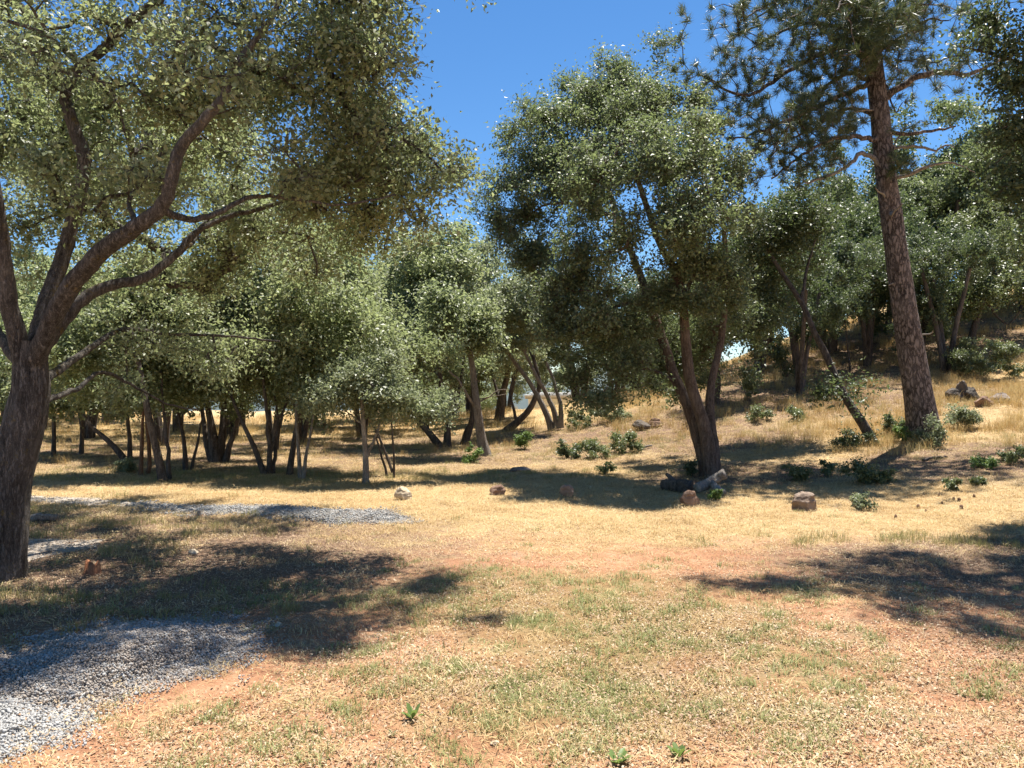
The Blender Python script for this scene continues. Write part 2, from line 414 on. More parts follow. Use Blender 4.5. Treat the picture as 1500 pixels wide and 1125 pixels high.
def grow(nodes, targets, step=.3, sag=.0):
    """connect every target to the nearest wood; returns positions, parents"""
    pos = [np.array(p) for p in nodes]; par = [-1] * len(pos)
    T = np.asarray(targets); rem = np.ones(len(T), bool)
    base = np.array(pos)
    D = np.linalg.norm(T[:, None] - base[None], axis=2); near = D.argmin(1); best = D.min(1)
    for _ in range(len(T)):
        i = int(np.where(rem, best, 1e9).argmin()); rem[i] = False
        a = pos[near[i]]; b = T[i]; L = np.linalg.norm(b - a); n = max(1, int(L / step))
        prev = near[i]; newi = []
        for k in range(1, n + 1):
            t = k / n
            p = a + (b - a) * t + np.array([0, 0, L * .16 * math.sin(t * math.pi)])
            if k < n: p = p + rng.normal(0, .045 * min(1, L), 3)
            pos.append(p); par.append(prev); prev = len(pos) - 1; newi.append(prev)
        Q = np.array([pos[q] for q in newi])
        d2 = np.linalg.norm(T[:, None] - Q[None], axis=2); m = d2.min(1) * 1.04; better = m < best
        near = np.where(better, np.array(newi)[d2.argmin(1)], near); best = np.where(better, m, best)
    return np.array(pos), np.array(par)
def branch_mesh(pos, par, n0, r0, tip=.006, expo=.46, sides=4, cap=.06):
    n = len(pos); cnt = np.zeros(n); child = [[] for _ in range(n)]
    for i in range(n0, n): child[par[i]].append(i)
    for i in range(n - 1, n0 - 1, -1):
        if not child[i]: cnt[i] = 1
        cnt[par[i]] += cnt[i]
    rad = np.minimum(tip * np.maximum(cnt, 1) ** expo, cap)
    acc = Acc()
    stack = [(p, c) for p in range(n0) for c in child[p]]
    while stack:
        p, c = stack.pop()
        chain = [p, c]; rr = [min(rad[c] * 1.15, r0[p] if p < n0 else 9), rad[c]]
        while child[c]:
            ks = sorted(child[c], key=lambda q: -cnt[q]); 
            for q in ks[1:]: stack.append((c, q))
            c = ks[0]; chain.append(c); rr.append(rad[c])
        rr[-1] *= .5
        acc.add(*tube(pos[chain], rr, sides if rr[0] < .03 else sides + 2))
    return acc
def make_tree(name, label, limbs, lobes, n_leaf, leaf_size, leaf, bark, cat='tree', per=55, crad=.28, twig_frac=.5, bark_amp=.06,
              sides=10, step=.16, group=None, up=.55, aspect=.5, trunk_label=None, sag=0, shell=2.0, gsides=4, shoots=False):
    """limbs: list of (points xyzr) - first is the trunk; lobes: list of (x,y,z,rx,ry,rz)"""
    base = np.array(limbs[0][0][:3]); base[2] = gz(base[0], base[1])
    root = thing(name, label, cat, base, group)
    nodes = []; nr = []
    for k, l in enumerate(limbs):
        l = np.array(l, float)
        if k == 0: l = np.vstack([[l[0][0], l[0][1], base[2] - .12, l[0][3]], l]) if l[0][2] > base[2] - .05 else l
        rs = resample(l, step, .0 if k == 0 else (.004 if step < .12 else .012))
        rs[:, 3] = np.maximum(rs[:, 3], .006)
        ground_start = rs[0, 2] < gz(rs[0, 0], rs[0, 1]) + .1
        V, f = tube(rs[:, :3], rs[:, 3], sides if rs[0, 3] > .05 else max(6, sides - 4), bark_amp, k * 1.7 + base[0], .15 if ground_start else 0)
        me = mesh_np('trunk' if ground_start else 'limb', V - base, f); smooth(me)
        obj('trunk' if ground_start else 'limb', me, bark, root)
        sel = rs[::2] if len(rs) > 4 else rs
        keep = sel[len(sel) // 3:] if k == 0 and len(limbs) > 1 else sel[len(sel) // 4:]
        nodes += [p[:3] for p in keep]; nr += [p[3] for p in keep]
    if lobes:
        ncl = max(6, n_leaf // per)
        cen, onm = sample_lobes(lobes, ncl, shell)
        ok = cen[:, 2] > g(cen[:, 0], cen[:, 1]) + .1
        cen, onm = cen[ok], onm[ok]
        V, f = leaves(cen, per, crad, leaf_size, onm, up=up, aspect=aspect)
        me = mesh_np('crown', V - base, f); obj('crown', me, leaf, root)
        sh0, sh1 = leaves.shoots
        tg = cen[rng.uniform(size=len(cen)) < twig_frac]
        pos, par = grow(nodes, tg)
        acc = branch_mesh(pos, par, len(nodes), nr, sides=gsides)
        if shoots:
            wv = np.cross(sh1 - sh0, rng.normal(0, 1, sh0.shape)); wv /= np.linalg.norm(wv, axis=1)[:, None] + 1e-9
            V4 = np.stack([sh0 - wv * .003, sh0 + wv * .003, sh1 + wv * .001, sh1 - wv * .001], 1).reshape(-1, 3)
            acc.add(V4, np.arange(len(V4)).reshape(-1, 4))
        if acc.n:
            bo = obj('branches', acc.mesh('branches', base), bark, root); bo['kind'] = 'stuff'
    TREE_SPOTS.append((base[0], base[1], 2.0))
    return root
def limb_px(pts, r0, r1):             # [(px,py,d)] -> xyzr
    k = len(pts); return [tuple(P(*p)) + (r0 + (r1 - r0) * (i / (k - 1)) ** .8,) for i, p in enumerate(pts)]
def lobe_px(px, py, rx, ry, d, rd): c = P(px, py, d); return (c[0], c[1], c[2], M(rx, d), rd, M(ry, d))
def auto_lobes(px, py, rx, ry, d, rd, n=7, k=.55, seed=0):
    r = np.random.default_rng(seed); c = P(px, py, d); R = np.array([M(rx, d), rd, M(ry, d)]); out = [tuple(c) + tuple(R * .62)]
    for i in range(n):
        v = r.normal(0, 1, 3); v /= np.linalg.norm(v); s = k * r.uniform(.75, 1.15)
        out.append(tuple(c + v * R * (1 - s * .75)) + tuple(R * s))
    return out

# --- big oak at the left
trunk = [tuple(P(px, py, 6.69)) + (r_,) for px, py, r_ in [(0,858,.19),(1,830,.185),(4,790,.18),(9,735,.178),(14,700,.178),(26,655,.172),(40,605,.155),(46,570,.145),(46,530,.13),(48,500,.12)]]
L = [trunk,
 limb_px([(40,545,6.68),(22,480,6.6),(11,420,6.5),(2,340,6.4),(-15,250,6.3),(-50,140,6.3),(-70,20,6.4)], .105, .045),
 limb_px([(48,530,6.75),(66,450,6.9),(92,375,7.1),(112,300,7.2),(124,235,7.2),(106,182,7.2),(96,138,7.2),(118,97,7.2),(152,72,7.2),(182,38,7.2),(225,5,7.2),(280,-50,7.2),(330,-130,7.2)], .095, .04),
 limb_px([(52,525,6.62),(95,432,6.4),(150,368,6.2),(205,328,6.0),(240,298,5.95),(252,262,5.9),(265,218,5.9),(298,178,5.85),(325,145,5.9),(350,90,6.0),(395,30,6.2),(430,-50,6.4)], .105, .022),
 limb_px([(64,505,6.72),(120,440,6.9),(160,420,7.0),(215,405,7.2),(258,372,7.4),(290,338,7.6),(335,318,7.8),(400,300,8.0),(470,270,8.1),(560,250,8.1)], .08, .014),
 limb_px([(232,305,5.97),(275,322,6.1),(318,312,6.3),(370,288,6.6),(430,292,7.0),(500,300,7.2),(580,285,7.3)], .04, .01),
 limb_px([(66,556,6.8),(130,512,7.5),(185,482,8.1),(250,490,8.6),(330,492,9),(410,500,9.2)], .05, .012),
 limb_px([(66,588,6.8),(115,568,7.3),(150,545,7.7),(195,565,8.1),(245,592,8.5),(290,600,8.7)], .035, .01),
 limb_px([(120,95,7.2),(95,72,7.0),(60,47,6.8),(5,28,6.7),(-50,5,6.6)], .032, .015),
 limb_px([(76,60,6.9),(58,28,6.8),(25,-15,6.7)], .024, .01),
 limb_px([(132,104,7.2),(152,122,7.1),(172,148,7.0),(180,175,7.0),(186,205,7.0)], .024, .008),
 limb_px([(30,530,6.8),(-40,450,7.6),(-130,380,8.4),(-230,330,9)], .07, .03),
 limb_px([(258,372,7.4),(285,352,7.9),(300,325,8.3),(325,300,8.7)], .03, .01),
 [tuple(P(430,-50,6.4)) + (.03,),(-1.1,6.8,5.9,.026),(-.2,7.4,6.5,.02),(.2,7.9,6.7,.01)],  # limb added above the view to carry the shade-casting clumps
 limb_px([(200,330,6.02),(190,290,6.4),(225,250,6.8),(240,210,7.1)], .028, .01)]
L = [L[0]] + [[tuple(p[:3]) + (p[3] * .8,) for p in l] for l in L[1:]]
LB = [lobe_px(*a) for a in [
 (340,90,130,110,7.0,1.3),(450,60,130,110,7.3,1.4),(540,110,75,110,7.4,1.2),(440,190,120,80,7.5,1.3),(560,200,75,75,7.8,1.1),(615,255,68,58,8.0,.9),(560,295,85,50,8.0,1.0),
 (470,290,110,60,8.1,1.2),(270,215,95,70,7.7,1.0),(170,110,110,80,8.0,1.0),(60,130,80,70,8.0,1.0),(40,225,75,70,8.2,.9),(170,230,70,50,8.2,.8),(50,330,70,55,8.6,.8),(170,330,60,40,8.6,.6),
 (370,330,90,40,8.5,1.0),(500,350,90,40,8.5,1.0),(-150,120,120,160,7,1.6),(-130,330,100,80,8.4,1.4),(150,-90,120,40,7.4,.8),(400,-90,120,40,7.4,.9),(500,20,90,60,7.5,1.1),
 (200,535,85,32,8.4,.5),(320,498,95,40,9.1,.6),(250,425,90,40,8.6,.6),(100,-170,200,35,6.4,.9),(300,-190,160,35,5.6,.8),(130,40,90,40,7.0,.6),(200,245,70,45,6.3,.45),(95,270,60,50,6.6,.5),(50,110,70,50,6.5,.5),(300,110,55,50,5.7,.4),(130,305,45,28,6.5,.3),(200,120,60,50,6.6,.5),(630,300,60,45,8.0,.7),(380,250,70,50,6.6,.5),(250,350,70,32,8.5,.6),(185,365,60,28,8.9,.5),(330,372,85,32,8.7,.7),(420,390,80,35,8.8,.6),(110,420,50,30,8.6,.4)]]
LB += [(-4.6,6.7,5.8,1.1,.8,.45),(-3.3,6.7,5.9,1.0,.8,.45),(-2.0,7.0,6.0,1.0,.8,.45),(-.8,7.6,6.3,.9,.7,.4),(.1,8.1,6.6,.5,.4,.3),(-.2,7.2,6.5,.7,.5,.35),(-1.2,6.5,5.8,.8,.55,.35),(-.6,6.8,5.9,.7,.5,.35),(0,7.4,6.2,.7,.5,.35),(-6,12,5,1.2,.8,.4),(-4.5,10.8,5.2,1.0,.7,.4),(-3,12.2,4.9,1.0,.7,.4),(-7.5,13,5,1.2,.8,.4),(-5,12.4,4.8,1.5,.5,.4),(-7,11,5,1.2,.8,.4),(-2.2,10.4,5.2,.7,.6,.35),(.2,9.0,7.1,.6,.5,.3),(-2.2,6.4,5.8,.8,.5,.35),(-.2,7.0,6.2,.6,.4,.3),(.3,7.5,6.4,.6,.4,.3),(-1,7.5,6.3,.7,.4,.3),(-.5,8.2,6.5,.6,.4,.3),(.4,8.2,6.6,.5,.4,.3),(-1.7,8.4,6.4,.7,.4,.3),  # crown clumps added to cast shade on the ground, many out of view
       (-5.0,11.6,5.0,1.3,.8,.5),(-4.2,12.8,4.8,1.2,.8,.5),
       (-5.6,8.5,6,1.0,.8,.4),(-5.5,10.2,5.4,1.4,1.0,.6),(-3.6,10.2,5.2,1.1,.8,.5),(-6.4,6.8,5.8,1.2,1.0,.5),(-2.6,11.2,5.0,.9,.7,.4),(-6.8,12,5.0,1.4,.9,.5)]
make_tree('oak_tree', 'large spreading oak with thick mossy grey limbs beside the gravel pile', L, LB, 160000, .058, LEAF_BLUE, BARK_OAK,
          sides=22, step=.07, per=48, crad=.2, bark_amp=.06, twig_frac=.9, shoots=True, aspect=.52, shell=1.6)

# --- middle oak with several stems
L = [limb_px([(1042,702,14.3),(1038,660,14.3),(1030,620,14.3),(1012,560,14.25),(1004,500,14.2),(1000,440,14.1),(990,400,14),(968,360,13.9),(950,310,13.8),(930,250,13.7)], .17, .05),
 limb_px([(1036,704,14.4),(1028,660,14.5),(1010,600,14.6),(985,545,14.7),(968,490,14.8),(950,440,14.9),(935,395,15.2),(905,320,15.8),(880,230,16.2),(875,150,16.5)], .16, .05),
 limb_px([(1048,702,14.35),(1046,660,14.45),(1040,610,14.6),(1042,560,14.8),(1056,500,15),(1062,430,15),(1060,330,14.8),(1045,250,14.5)], .14, .04),
 limb_px([(1002,435,14.1),(1015,405,14.0),(1022,380,13.9),(1035,330,13.8)], .05, .03),
 limb_px([(962,470,14.8),(935,445,14.5),(900,450,14.3),(870,480,14.2)], .05, .02),
 limb_px([(990,560,14.65),(950,540,14.5),(910,555,14.4)], .04, .015),
 limb_px([(905,320,15.8),(850,300,16.2),(800,300,16.4),(770,320,16.4)], .05, .02)]
LB = [lobe_px(*a) for a in [
 (880,135,85,42,16.8,1.3),(835,165,70,60,16.8,1.3),(945,125,55,45,16.8,1.1),(975,165,40,40,16.6,.9),(800,230,62,62,16.8,1.2),(770,275,52,55,16.6,1.1),(745,320,38,45,16.4,.9),(775,360,48,45,16.2,1),(840,290,70,70,16.6,1.2),(905,220,70,60,16.2,1.1),
 (920,235,75,55,13.7,1.0),(975,215,55,50,13.8,.9),(1045,215,50,52,14,1.0),(1070,270,38,60,14,.9),(1010,300,75,70,13.3,1.1),(890,300,65,55,13.4,1),(950,340,75,60,13.2,1),(1050,360,45,60,13.9,.9),(880,370,55,50,13.8,.9),
 (860,440,60,55,14.1,1),(840,500,48,50,14.2,.9),(880,520,55,55,14.2,1),(865,570,48,38,14.3,.8),(920,560,42,42,14.3,.8),(920,470,55,55,14.5,.9),(1010,410,60,45,13.8,.8),(1060,460,45,60,15.2,.7),(1040,530,38,40,15.6,.5),(820,440,35,45,14.6,.7),(905,165,50,45,15.6,.9),(860,225,55,50,15.4,.9),(950,180,45,40,15.2,.8),(1000,165,30,30,15.4,.6),(960,525,50,45,17.2,.8),(1005,555,32,28,17.6,.6),(985,480,45,45,16.4,.7),(1050,450,50,60,16.6,.8),(1000,510,45,50,16.6,.7),(985,430,45,35,13.7,.5),(1045,400,42,45,13.7,.6),(780,400,45,35,15.6,.8)]]
L = [[p[:3] + (p[3] * .86,) for p in l] for l in L]
make_tree('live_oak_tree', 'tall dense live oak with several dark stems above the forked grey log', L, LB, 175000, .07, LEAF_LIVE, BARK_STEM,
          sides=14, step=.1, per=56, crad=.2, twig_frac=.45, shoots=True, aspect=.5, shell=2.4)

# --- smaller oaks of the grove. (label, limbs px, crown, leaf material, bark)
def grove(label, limbs, crown, leaf, bark, n=18000, size=.10, name='live_oak_tree', lobes_n=7, seed=0, group=None, extra=None, crad=.26, **kw):
    L = [limb_px(p, r0 * .8, r1 * .7) for p, r0, r1 in limbs]
    LB = auto_lobes(*crown, n=lobes_n, seed=seed) if crown else []
    if extra: LB += [lobe_px(*e) for e in extra]
    return make_tree(name, label, L, LB, n, size, leaf, bark, per=45, crad=crad, sides=8, step=.25, twig_frac=.5, group=group, **kw)
grove('leaning dark oak trunk with a grey stem next to it across the gravel track',
      [([(240,712,14),(232,670,14),(222,630,14),(214,590,14),(205,540,14.2),(195,500,14.4)], .10, .06), ([(248,706,14.3),(246,660,14.4),(240,610,14.6),(235,540,14.8)], .06, .03)],
      (165,500,130,80,14.8,1.5), LEAF_BLUE, BARK_LIVE, 30000, .085, 'oak_tree', seed=1, extra=[(130,575,50,20,14.8,.6),(220,585,35,16,14.4,.4)])
grove('pair of thin brown trunks standing close together left of the leaning oak',
      [([(206,700,15.2),(208,650,15.2),(210,600,15.3),(220,500,15.5)], .055, .03), ([(216,698,15.4),(218,650,15.4),(214,600,15.5),(230,480,15.8)], .06, .03)],
      (245,440,115,60,15.8,1.4), LEAF_BLUE, BARK_RED, 22000, .09, 'oak_tree', seed=2)
grove('slim dark oak with a forked trunk between the leaning oak and the stem fan',
      [([(272,694,16.2),(270,650,16.2),(262,610,16.3),(250,560,16.5)], .07, .03), ([(280,694,16.2),(286,660,16.2),(292,635,16.3),(300,580,16.5)], .05, .025)],
      (270,545,70,45,16.6,1.2), LEAF_BLUE, BARK_LIVE, 14000, .09, 'oak_tree', seed=3)
grove('wide dark fan of oak stems rising from one thick base',
      [([(318,678,18.2),(312,640,18.2),(305,600,18.2),(295,540,18.4)], .19, .06), ([(322,678,18.3),(325,640,18.3),(328,600,18.4),(335,530,18.6)], .17, .05),
       ([(330,676,18.2),(340,640,18.2),(350,610,18.3),(362,560,18.5)], .10, .04), ([(312,676,18.3),(300,640,18.3),(296,600,18.4),(285,550,18.6)], .11, .04)],
      (325,520,120,75,18.6,1.8), LEAF_LIVE, BARK_LIVE, 24000, .105, seed=4, extra=[(250,580,45,20,18,.7),(370,580,50,20,18.8,.7)])
grove('four stemmed oak with one stem leaning away to a low branch',
      [([(388,698,15),(372,655,15),(358,625,15),(345,595,15.2),(330,560,15.4)], .075, .035), ([(394,698,15.1),(394,650,15.1),(390,600,15.2),(385,540,15.4)], .07, .04),
       ([(400,696,15.2),(404,655,15.2),(408,620,15.3),(402,580,15.5)], .06, .03), ([(397,660,15.1),(410,625,15.3),(418,590,15.5),(425,540,15.7)], .05, .025)],
      (365,480,120,95,15.8,1.7), LEAF_BLUE, BARK_LIVE, 36000, .088, 'oak_tree', seed=5, extra=[(300,555,50,26,15.5,.6),(420,560,45,24,15.4,.6)])
grove('oak with a dark curved trunk beside a pale twin stemmed neighbour',
      [([(424,700,15.1),(427,670,15.1),(432,640,15.1),(438,600,15.2),(440,550,15.4),(436,500,15.6)], .085, .05), ([(436,610,15.2),(425,580,15.4),(418,560,15.5)], .04, .02)],
      (440,385,140,95,16.5,1.8), LEAF_BLUE, BARK_LIVE, 42000, .09, 'oak_tree', seed=6)
grove('pale brown twin stemmed young oak on the edge of the grass',
      [([(440,704,14.6),(438,670,14.6),(436,640,14.6),(434,600,14.8),(440,540,15)], .06, .03), ([(444,702,14.6),(450,660,14.6),(455,630,14.7),(465,590,14.9),(478,550,15)], .05, .025)],
      (500,480,110,85,15.4,1.5), LEAF_BLUE, BARK_PALE, 34000, .088, 'oak_tree', seed=7, extra=[(470,560,45,24,15,.5),(560,520,60,35,15.6,.8),(610,500,50,40,16,.8)])
grove('small straight oak with a low pale round crown at the grass edge',
      [([(535,714,13.6),(536,680,13.6),(534,640,13.6),(531,600,13.6),(530,560,13.7)], .075, .05), ([(538,668,13.6),(546,648,13.6),(553,632,13.65),(566,590,13.8)], .045, .025), ([(531,620,13.6),(518,610,13.6),(505,600,13.7)], .025, .012)],
      None, LEAF_PALE, BARK_PALE, 20000, .068, 'oak_tree', seed=8, crad=.17,
      extra=[(530,565,45,26,13.7,.6),(495,580,36,20,13.7,.5),(580,585,42,24,13.8,.6),(625,590,38,22,13.9,.5),(560,550,45,25,13.9,.6),(655,600,18,12,14,.3),(460,595,18,12,13.8,.3)])
grove('thin dead looking pair of leaning dark stems beside the small straight oak',
      [([(577,700,14.4),(577,670,14.4),(575,640,14.4),(573,610,14.4),(572,585,14.4)], .032, .02), ([(575,692,14.4),(565,665,14.4),(555,640,14.4),(548,625,14.4)], .04, .03),
       ([(567,698,14.6),(560,672,14.6),(552,645,14.6),(550,630,14.6)], .032, .025)],
      None, LEAF_BLUE, BARK_LIVE, 100, .09, 'dead_tree')
grove('dark oak clump with one stem leaning far out over the dry grass',
      [([(645,656,23),(632,638,23),(618,622,23),(605,608,23),(590,585,23)], .16, .09), ([(655,656,23),(656,630,23),(655,600,23),(648,570,23),(640,530,23)], .16, .08),
       ([(657,620,23),(668,590,23.1),(675,560,23.2),(680,520,23.4)], .11, .05), ([(658,616,23),(666,605,23),(674,596,23)], .06, .03)],
      (595,440,110,110,23.5,2.4), LEAF_BLUE, BARK_LIVE, 36000, .115, seed=9, extra=[(690,520,35,30,23,1.0),(560,560,50,24,24,1.0),(640,555,40,18,23.6,.8)])
grove('dark upright oak stem curving behind the pale grey trunk',
      [([(680,652,23.5),(688,630,23.5),(693,600,23.5),(692,560,23.6),(688,510,23.8)], .15, .08), ([(676,652,23.5),(684,625,23.5),(700,610,23.4)], .07, .03)],
      (650,430,75,95,24,2.0), LEAF_BLUE, BARK_LIVE, 26000, .115, 'oak_tree', seed=10)
grove('pale grey weathered oak trunk with bare dead twigs on the grassy slope',
      [([(712,668,19.4),(706,645,19.4),(702,620,19.4),(699,595,19.4),(695,565,19.5),(690,525,19.6),(682,480,19.8)], .19, .09), ([(697,590,19.5),(715,582,19.4),(730,571,19.4),(745,572,19.4)], .03, .012),
       ([(698,600,19.5),(685,580,19.3),(670,555,19.2),(655,540,19.2)], .06, .025), ([(700,585,19.5),(722,580,19.3),(742,577,19.3)], .02, .008)],
      (665,480,55,55,19.8,1.4), LEAF_BLUE, BARK_PALE, 18000, .1, 'oak_tree', seed=11)
grove('thick dark oak standing on the crest behind the pale grey trunk',
      [([(731,622,32),(733,600,32),(735,580,32),(742,555,32),(748,520,32)], .30, .14), ([(736,590,32),(725,565,32.2),(720,540,32.4)], .12, .06)],
      (725,490,70,65,32,2.6), LEAF_PALE, BARK_LIVE, 16000, .15, seed=12, name='oak_tree')
grove('dark trunk bending towards the white mobile home on the crest',
      [([(740,634,27.5),(758,618,27.5),(775,600,27.5),(785,580,27.5),(790,560,27.5),(780,520,27.6)], .20, .09), ([(757,618,27.5),(752,595,27.5),(747,575,27.6),(750,550,27.7)], .08, .04)],
      (770,470,45,45,27.6,1.8), LEAF_LIVE, BARK_LIVE, 14000, .13, seed=13)
grove('oak with several bent grey stems beside the tall live oak',
      [([(808,628,25.5),(802,610,25.5),(790,585,25.5),(772,555,25.5),(750,525,25.5),(725,490,25.5)], .16, .07), ([(816,628,25.4),(812,605,25.4),(802,580,25.4),(785,550,25.3),(765,510,25.3)], .15, .06),
       ([(821,626,25.3),(822,600,25.2),(815,570,25.2),(800,530,25.2)], .13, .06)],
      (745,450,60,55,25.2,1.8), LEAF_PALE, BARK_PALE, 20000, .115, 'oak_tree', seed=14, extra=[(700,470,40,30,25.2,1.0),(790,470,45,45,25,1.2),(720,400,45,40,26,1.3)])
grove('short oak trunk on the dry slope close behind the tall live oak',
      [([(1050,606,23.5),(1049,585,23.5),(1052,560,23.5),(1050,520,23.6)], .17, .09)], (1065,480,60,55,23.5,1.4), LEAF_SHRUB, BARK_LIVE, 18000, .1, seed=15, extra=[(1098,555,20,14,23,.5)])
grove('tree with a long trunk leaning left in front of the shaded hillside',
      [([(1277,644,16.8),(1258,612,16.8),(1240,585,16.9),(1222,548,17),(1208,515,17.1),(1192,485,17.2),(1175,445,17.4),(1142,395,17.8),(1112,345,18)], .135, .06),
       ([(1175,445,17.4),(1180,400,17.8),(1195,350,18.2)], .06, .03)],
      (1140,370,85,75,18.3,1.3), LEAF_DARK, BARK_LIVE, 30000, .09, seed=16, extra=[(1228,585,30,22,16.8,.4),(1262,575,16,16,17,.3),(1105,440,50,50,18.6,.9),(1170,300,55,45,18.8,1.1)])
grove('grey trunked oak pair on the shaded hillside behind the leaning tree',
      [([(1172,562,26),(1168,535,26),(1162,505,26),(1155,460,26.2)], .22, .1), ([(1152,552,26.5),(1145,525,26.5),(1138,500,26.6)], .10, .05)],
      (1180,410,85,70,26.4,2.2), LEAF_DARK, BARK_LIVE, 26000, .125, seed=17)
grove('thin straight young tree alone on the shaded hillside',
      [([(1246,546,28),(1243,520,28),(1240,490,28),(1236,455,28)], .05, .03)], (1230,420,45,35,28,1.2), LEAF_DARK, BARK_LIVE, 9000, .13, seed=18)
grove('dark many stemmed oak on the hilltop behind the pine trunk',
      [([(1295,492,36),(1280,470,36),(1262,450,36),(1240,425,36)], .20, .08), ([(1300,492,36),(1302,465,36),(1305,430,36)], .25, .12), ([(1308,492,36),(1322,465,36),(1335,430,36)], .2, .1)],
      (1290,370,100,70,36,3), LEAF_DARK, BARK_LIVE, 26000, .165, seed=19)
grove('oak with a dark crooked trunk against the sunlit golden hill',
      [([(1424,494,29.5),(1430,470,29.5),(1440,440,29.6),(1446,410,29.8),(1460,385,30)], .17, .08), ([(1444,440,29.6),(1462,465,29.4),(1478,475,29.2),(1495,455,29)], .07, .03), ([(1446,412,29.8),(1470,395,29.6),(1500,380,29.5)], .07, .03)],
      (1420,425,55,38,29.6,1.6), LEAF_SHRUB, BARK_LIVE, 24000, .11, seed=20, extra=[(1480,420,45,28,29,1.2),(1400,470,40,24,29,1.0),(1490,350,50,40,30,1.6),(1430,350,60,38,31,1.8)])
for k, (lab, pts, crown, lf) in enumerate([
   ('slim upright trunk right beside the big mossy oak across the track', [(78,670,20),(79,640,20),(78,600,20),(76,540,20)], (60,545,70,45,20,1.6), LEAF_LIVE),
   ('slim trunk with a low side branch in front of the sunny bank', [(119,667,20.8),(120,640,20.8),(119,600,20.8),(112,540,21)], (120,530,65,50,21,1.6), LEAF_BLUE),
   ('dark trunk lying over at a low angle across the sunny bank', [(184,676,18.6),(168,655,18.6),(150,638,18.6),(132,622,18.6),(112,590,18.8)], (100,575,45,24,18.8,1.0), LEAF_BLUE),
   ('short dark trunk just behind the low leaning trunk on the bank', [(190,664,19.5),(190,640,19.5),(187,610,19.5),(190,560,19.6)], (190,570,60,38,19.6,1.3), LEAF_PALE),
   ('lone far trunk on the grassy crest beyond the grove', [(475,642,33),(475,622,33),(474,600,33),(474,570,33)], (480,540,60,40,33,2.4), LEAF_LIVE),
   ('small far trunk on the crest seen past the slim upright trunk', [(106,618,36),(106,604,36),(105,585,36),(104,560,36)], (100,540,60,38,36,2.6), LEAF_LIVE)]):
    grove(lab, [(pts, M(4.5 if k not in (2,) else 6, pts[0][2]), M(2.6, pts[0][2]))], crown, lf, BARK_LIVE, 12000, .006 * crown[4] - .005, seed=30 + k, name='live_oak_tree')
# far wooded backdrop: shared meshes, one object per tree
BACK = []
def place_back(spec, lf, label, group):
    for (px, yt, d, wpx) in spec:
        c = P(px, yt, d); x, y = c[0], d; z0 = gz(x, y); H = c[2] - z0; Wd = M(wpx, d)
        cm, acc = BACK[(int(px) // 7) % 3]
        root = thing('live_oak_tree', label, 'tree', (x, y, z0), group)
        root.rotation_euler = (0, 0, random.uniform(0, 6.28)); q = H * min(1.35, max(.8, Wd * 1.25 / H)); root.scale = (q, q, H)
        o = obj('crown', cm, None, root); o.material_slots[0].link = 'OBJECT'; o.material_slots[0].material = lf
        for tm in acc: obj('trunk', tm, BARK_LIVE, root)
for k in range(3):
    r = np.random.default_rng(50 + k)
    lob = [(r.normal(0, .2), r.normal(0, .2), r.uniform(.32, .84), r.uniform(.14, .24), r.uniform(.14, .24), r.uniform(.11, .18)) for _ in range(13)]
    cen, on = sample_lobes(lob, 640, 2.0)
    V, f = leaves(cen, 45, .03, .0165, on, up=.5)
    cm = mesh_np('crown', V, f); cm.materials.append(LEAF_LIVE)
    acc = []
    for s in range(3):
        a = r.uniform(0, 6.28)
        rr = resample([(.015*math.cos(a), .015*math.sin(a), -.04, .022), (.05*math.cos(a), .05*math.sin(a), .2, .018), (.16*math.cos(a), .16*math.sin(a), .6, .012)], .06)
        tm = mesh_np('trunk', *tube(rr[:, :3], rr[:, 3], 7, .06, s)); smooth(tm); tm.materials.append(BARK_LIVE); acc.append(tm)
    BACK.append((cm, acc))
place_back([(-60,300,32,240),(60,330,30,220),(160,320,34,220),(260,340,31,220),(350,330,36,220),(450,320,34,230),(540,330,36,220),(620,330,38,200)], LEAF_BLUE,
           'grey green oak in the far row behind the grove across the gravel track', 'oaks in the far row behind the grove')
place_back([(20,400,25,190),(130,420,27,190),(240,410,24,180),(340,420,28,190),(440,430,25,180),(530,430,28,180),(620,430,30,170),(400,400,22,150)], LEAF_LIVE,
           'shady thin stemmed oak filling the back of the grove across the gravel track', 'oaks filling the back of the grove')
place_back([(690,330,40,150),(655,340,44,140),(740,400,48,130)], LEAF_PALE, 'pale sunlit oak rising behind the grove left of the tall live oak', 'pale oaks behind the grove')
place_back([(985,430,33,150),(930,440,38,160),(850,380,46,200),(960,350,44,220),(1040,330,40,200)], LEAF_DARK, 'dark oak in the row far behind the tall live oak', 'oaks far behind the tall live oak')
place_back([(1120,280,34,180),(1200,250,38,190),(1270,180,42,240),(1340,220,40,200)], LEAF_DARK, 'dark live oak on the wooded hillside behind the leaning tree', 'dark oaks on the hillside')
place_back([(1370,190,36,220),(1430,120,37,250),(1500,100,38,270),(1580,160,34,260)], LEAF_LIVE, 'grey green live oak on the hillside to the right of the pine', 'oaks on the hill past the pine')
place_back([(480,520,62,150),(600,500,66,160),(700,530,60,120),(800,500,64,150),(900,470,58,170)], LEAF_BLUE,
           'low blue grey far oak just showing over the crest between the trunks', 'far oaks beyond the crest')
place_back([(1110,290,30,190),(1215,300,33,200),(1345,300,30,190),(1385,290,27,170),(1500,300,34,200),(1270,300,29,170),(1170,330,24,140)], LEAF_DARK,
           'dark shady oak standing on the hillside close behind the pine', 'shady oaks close behind the pine')
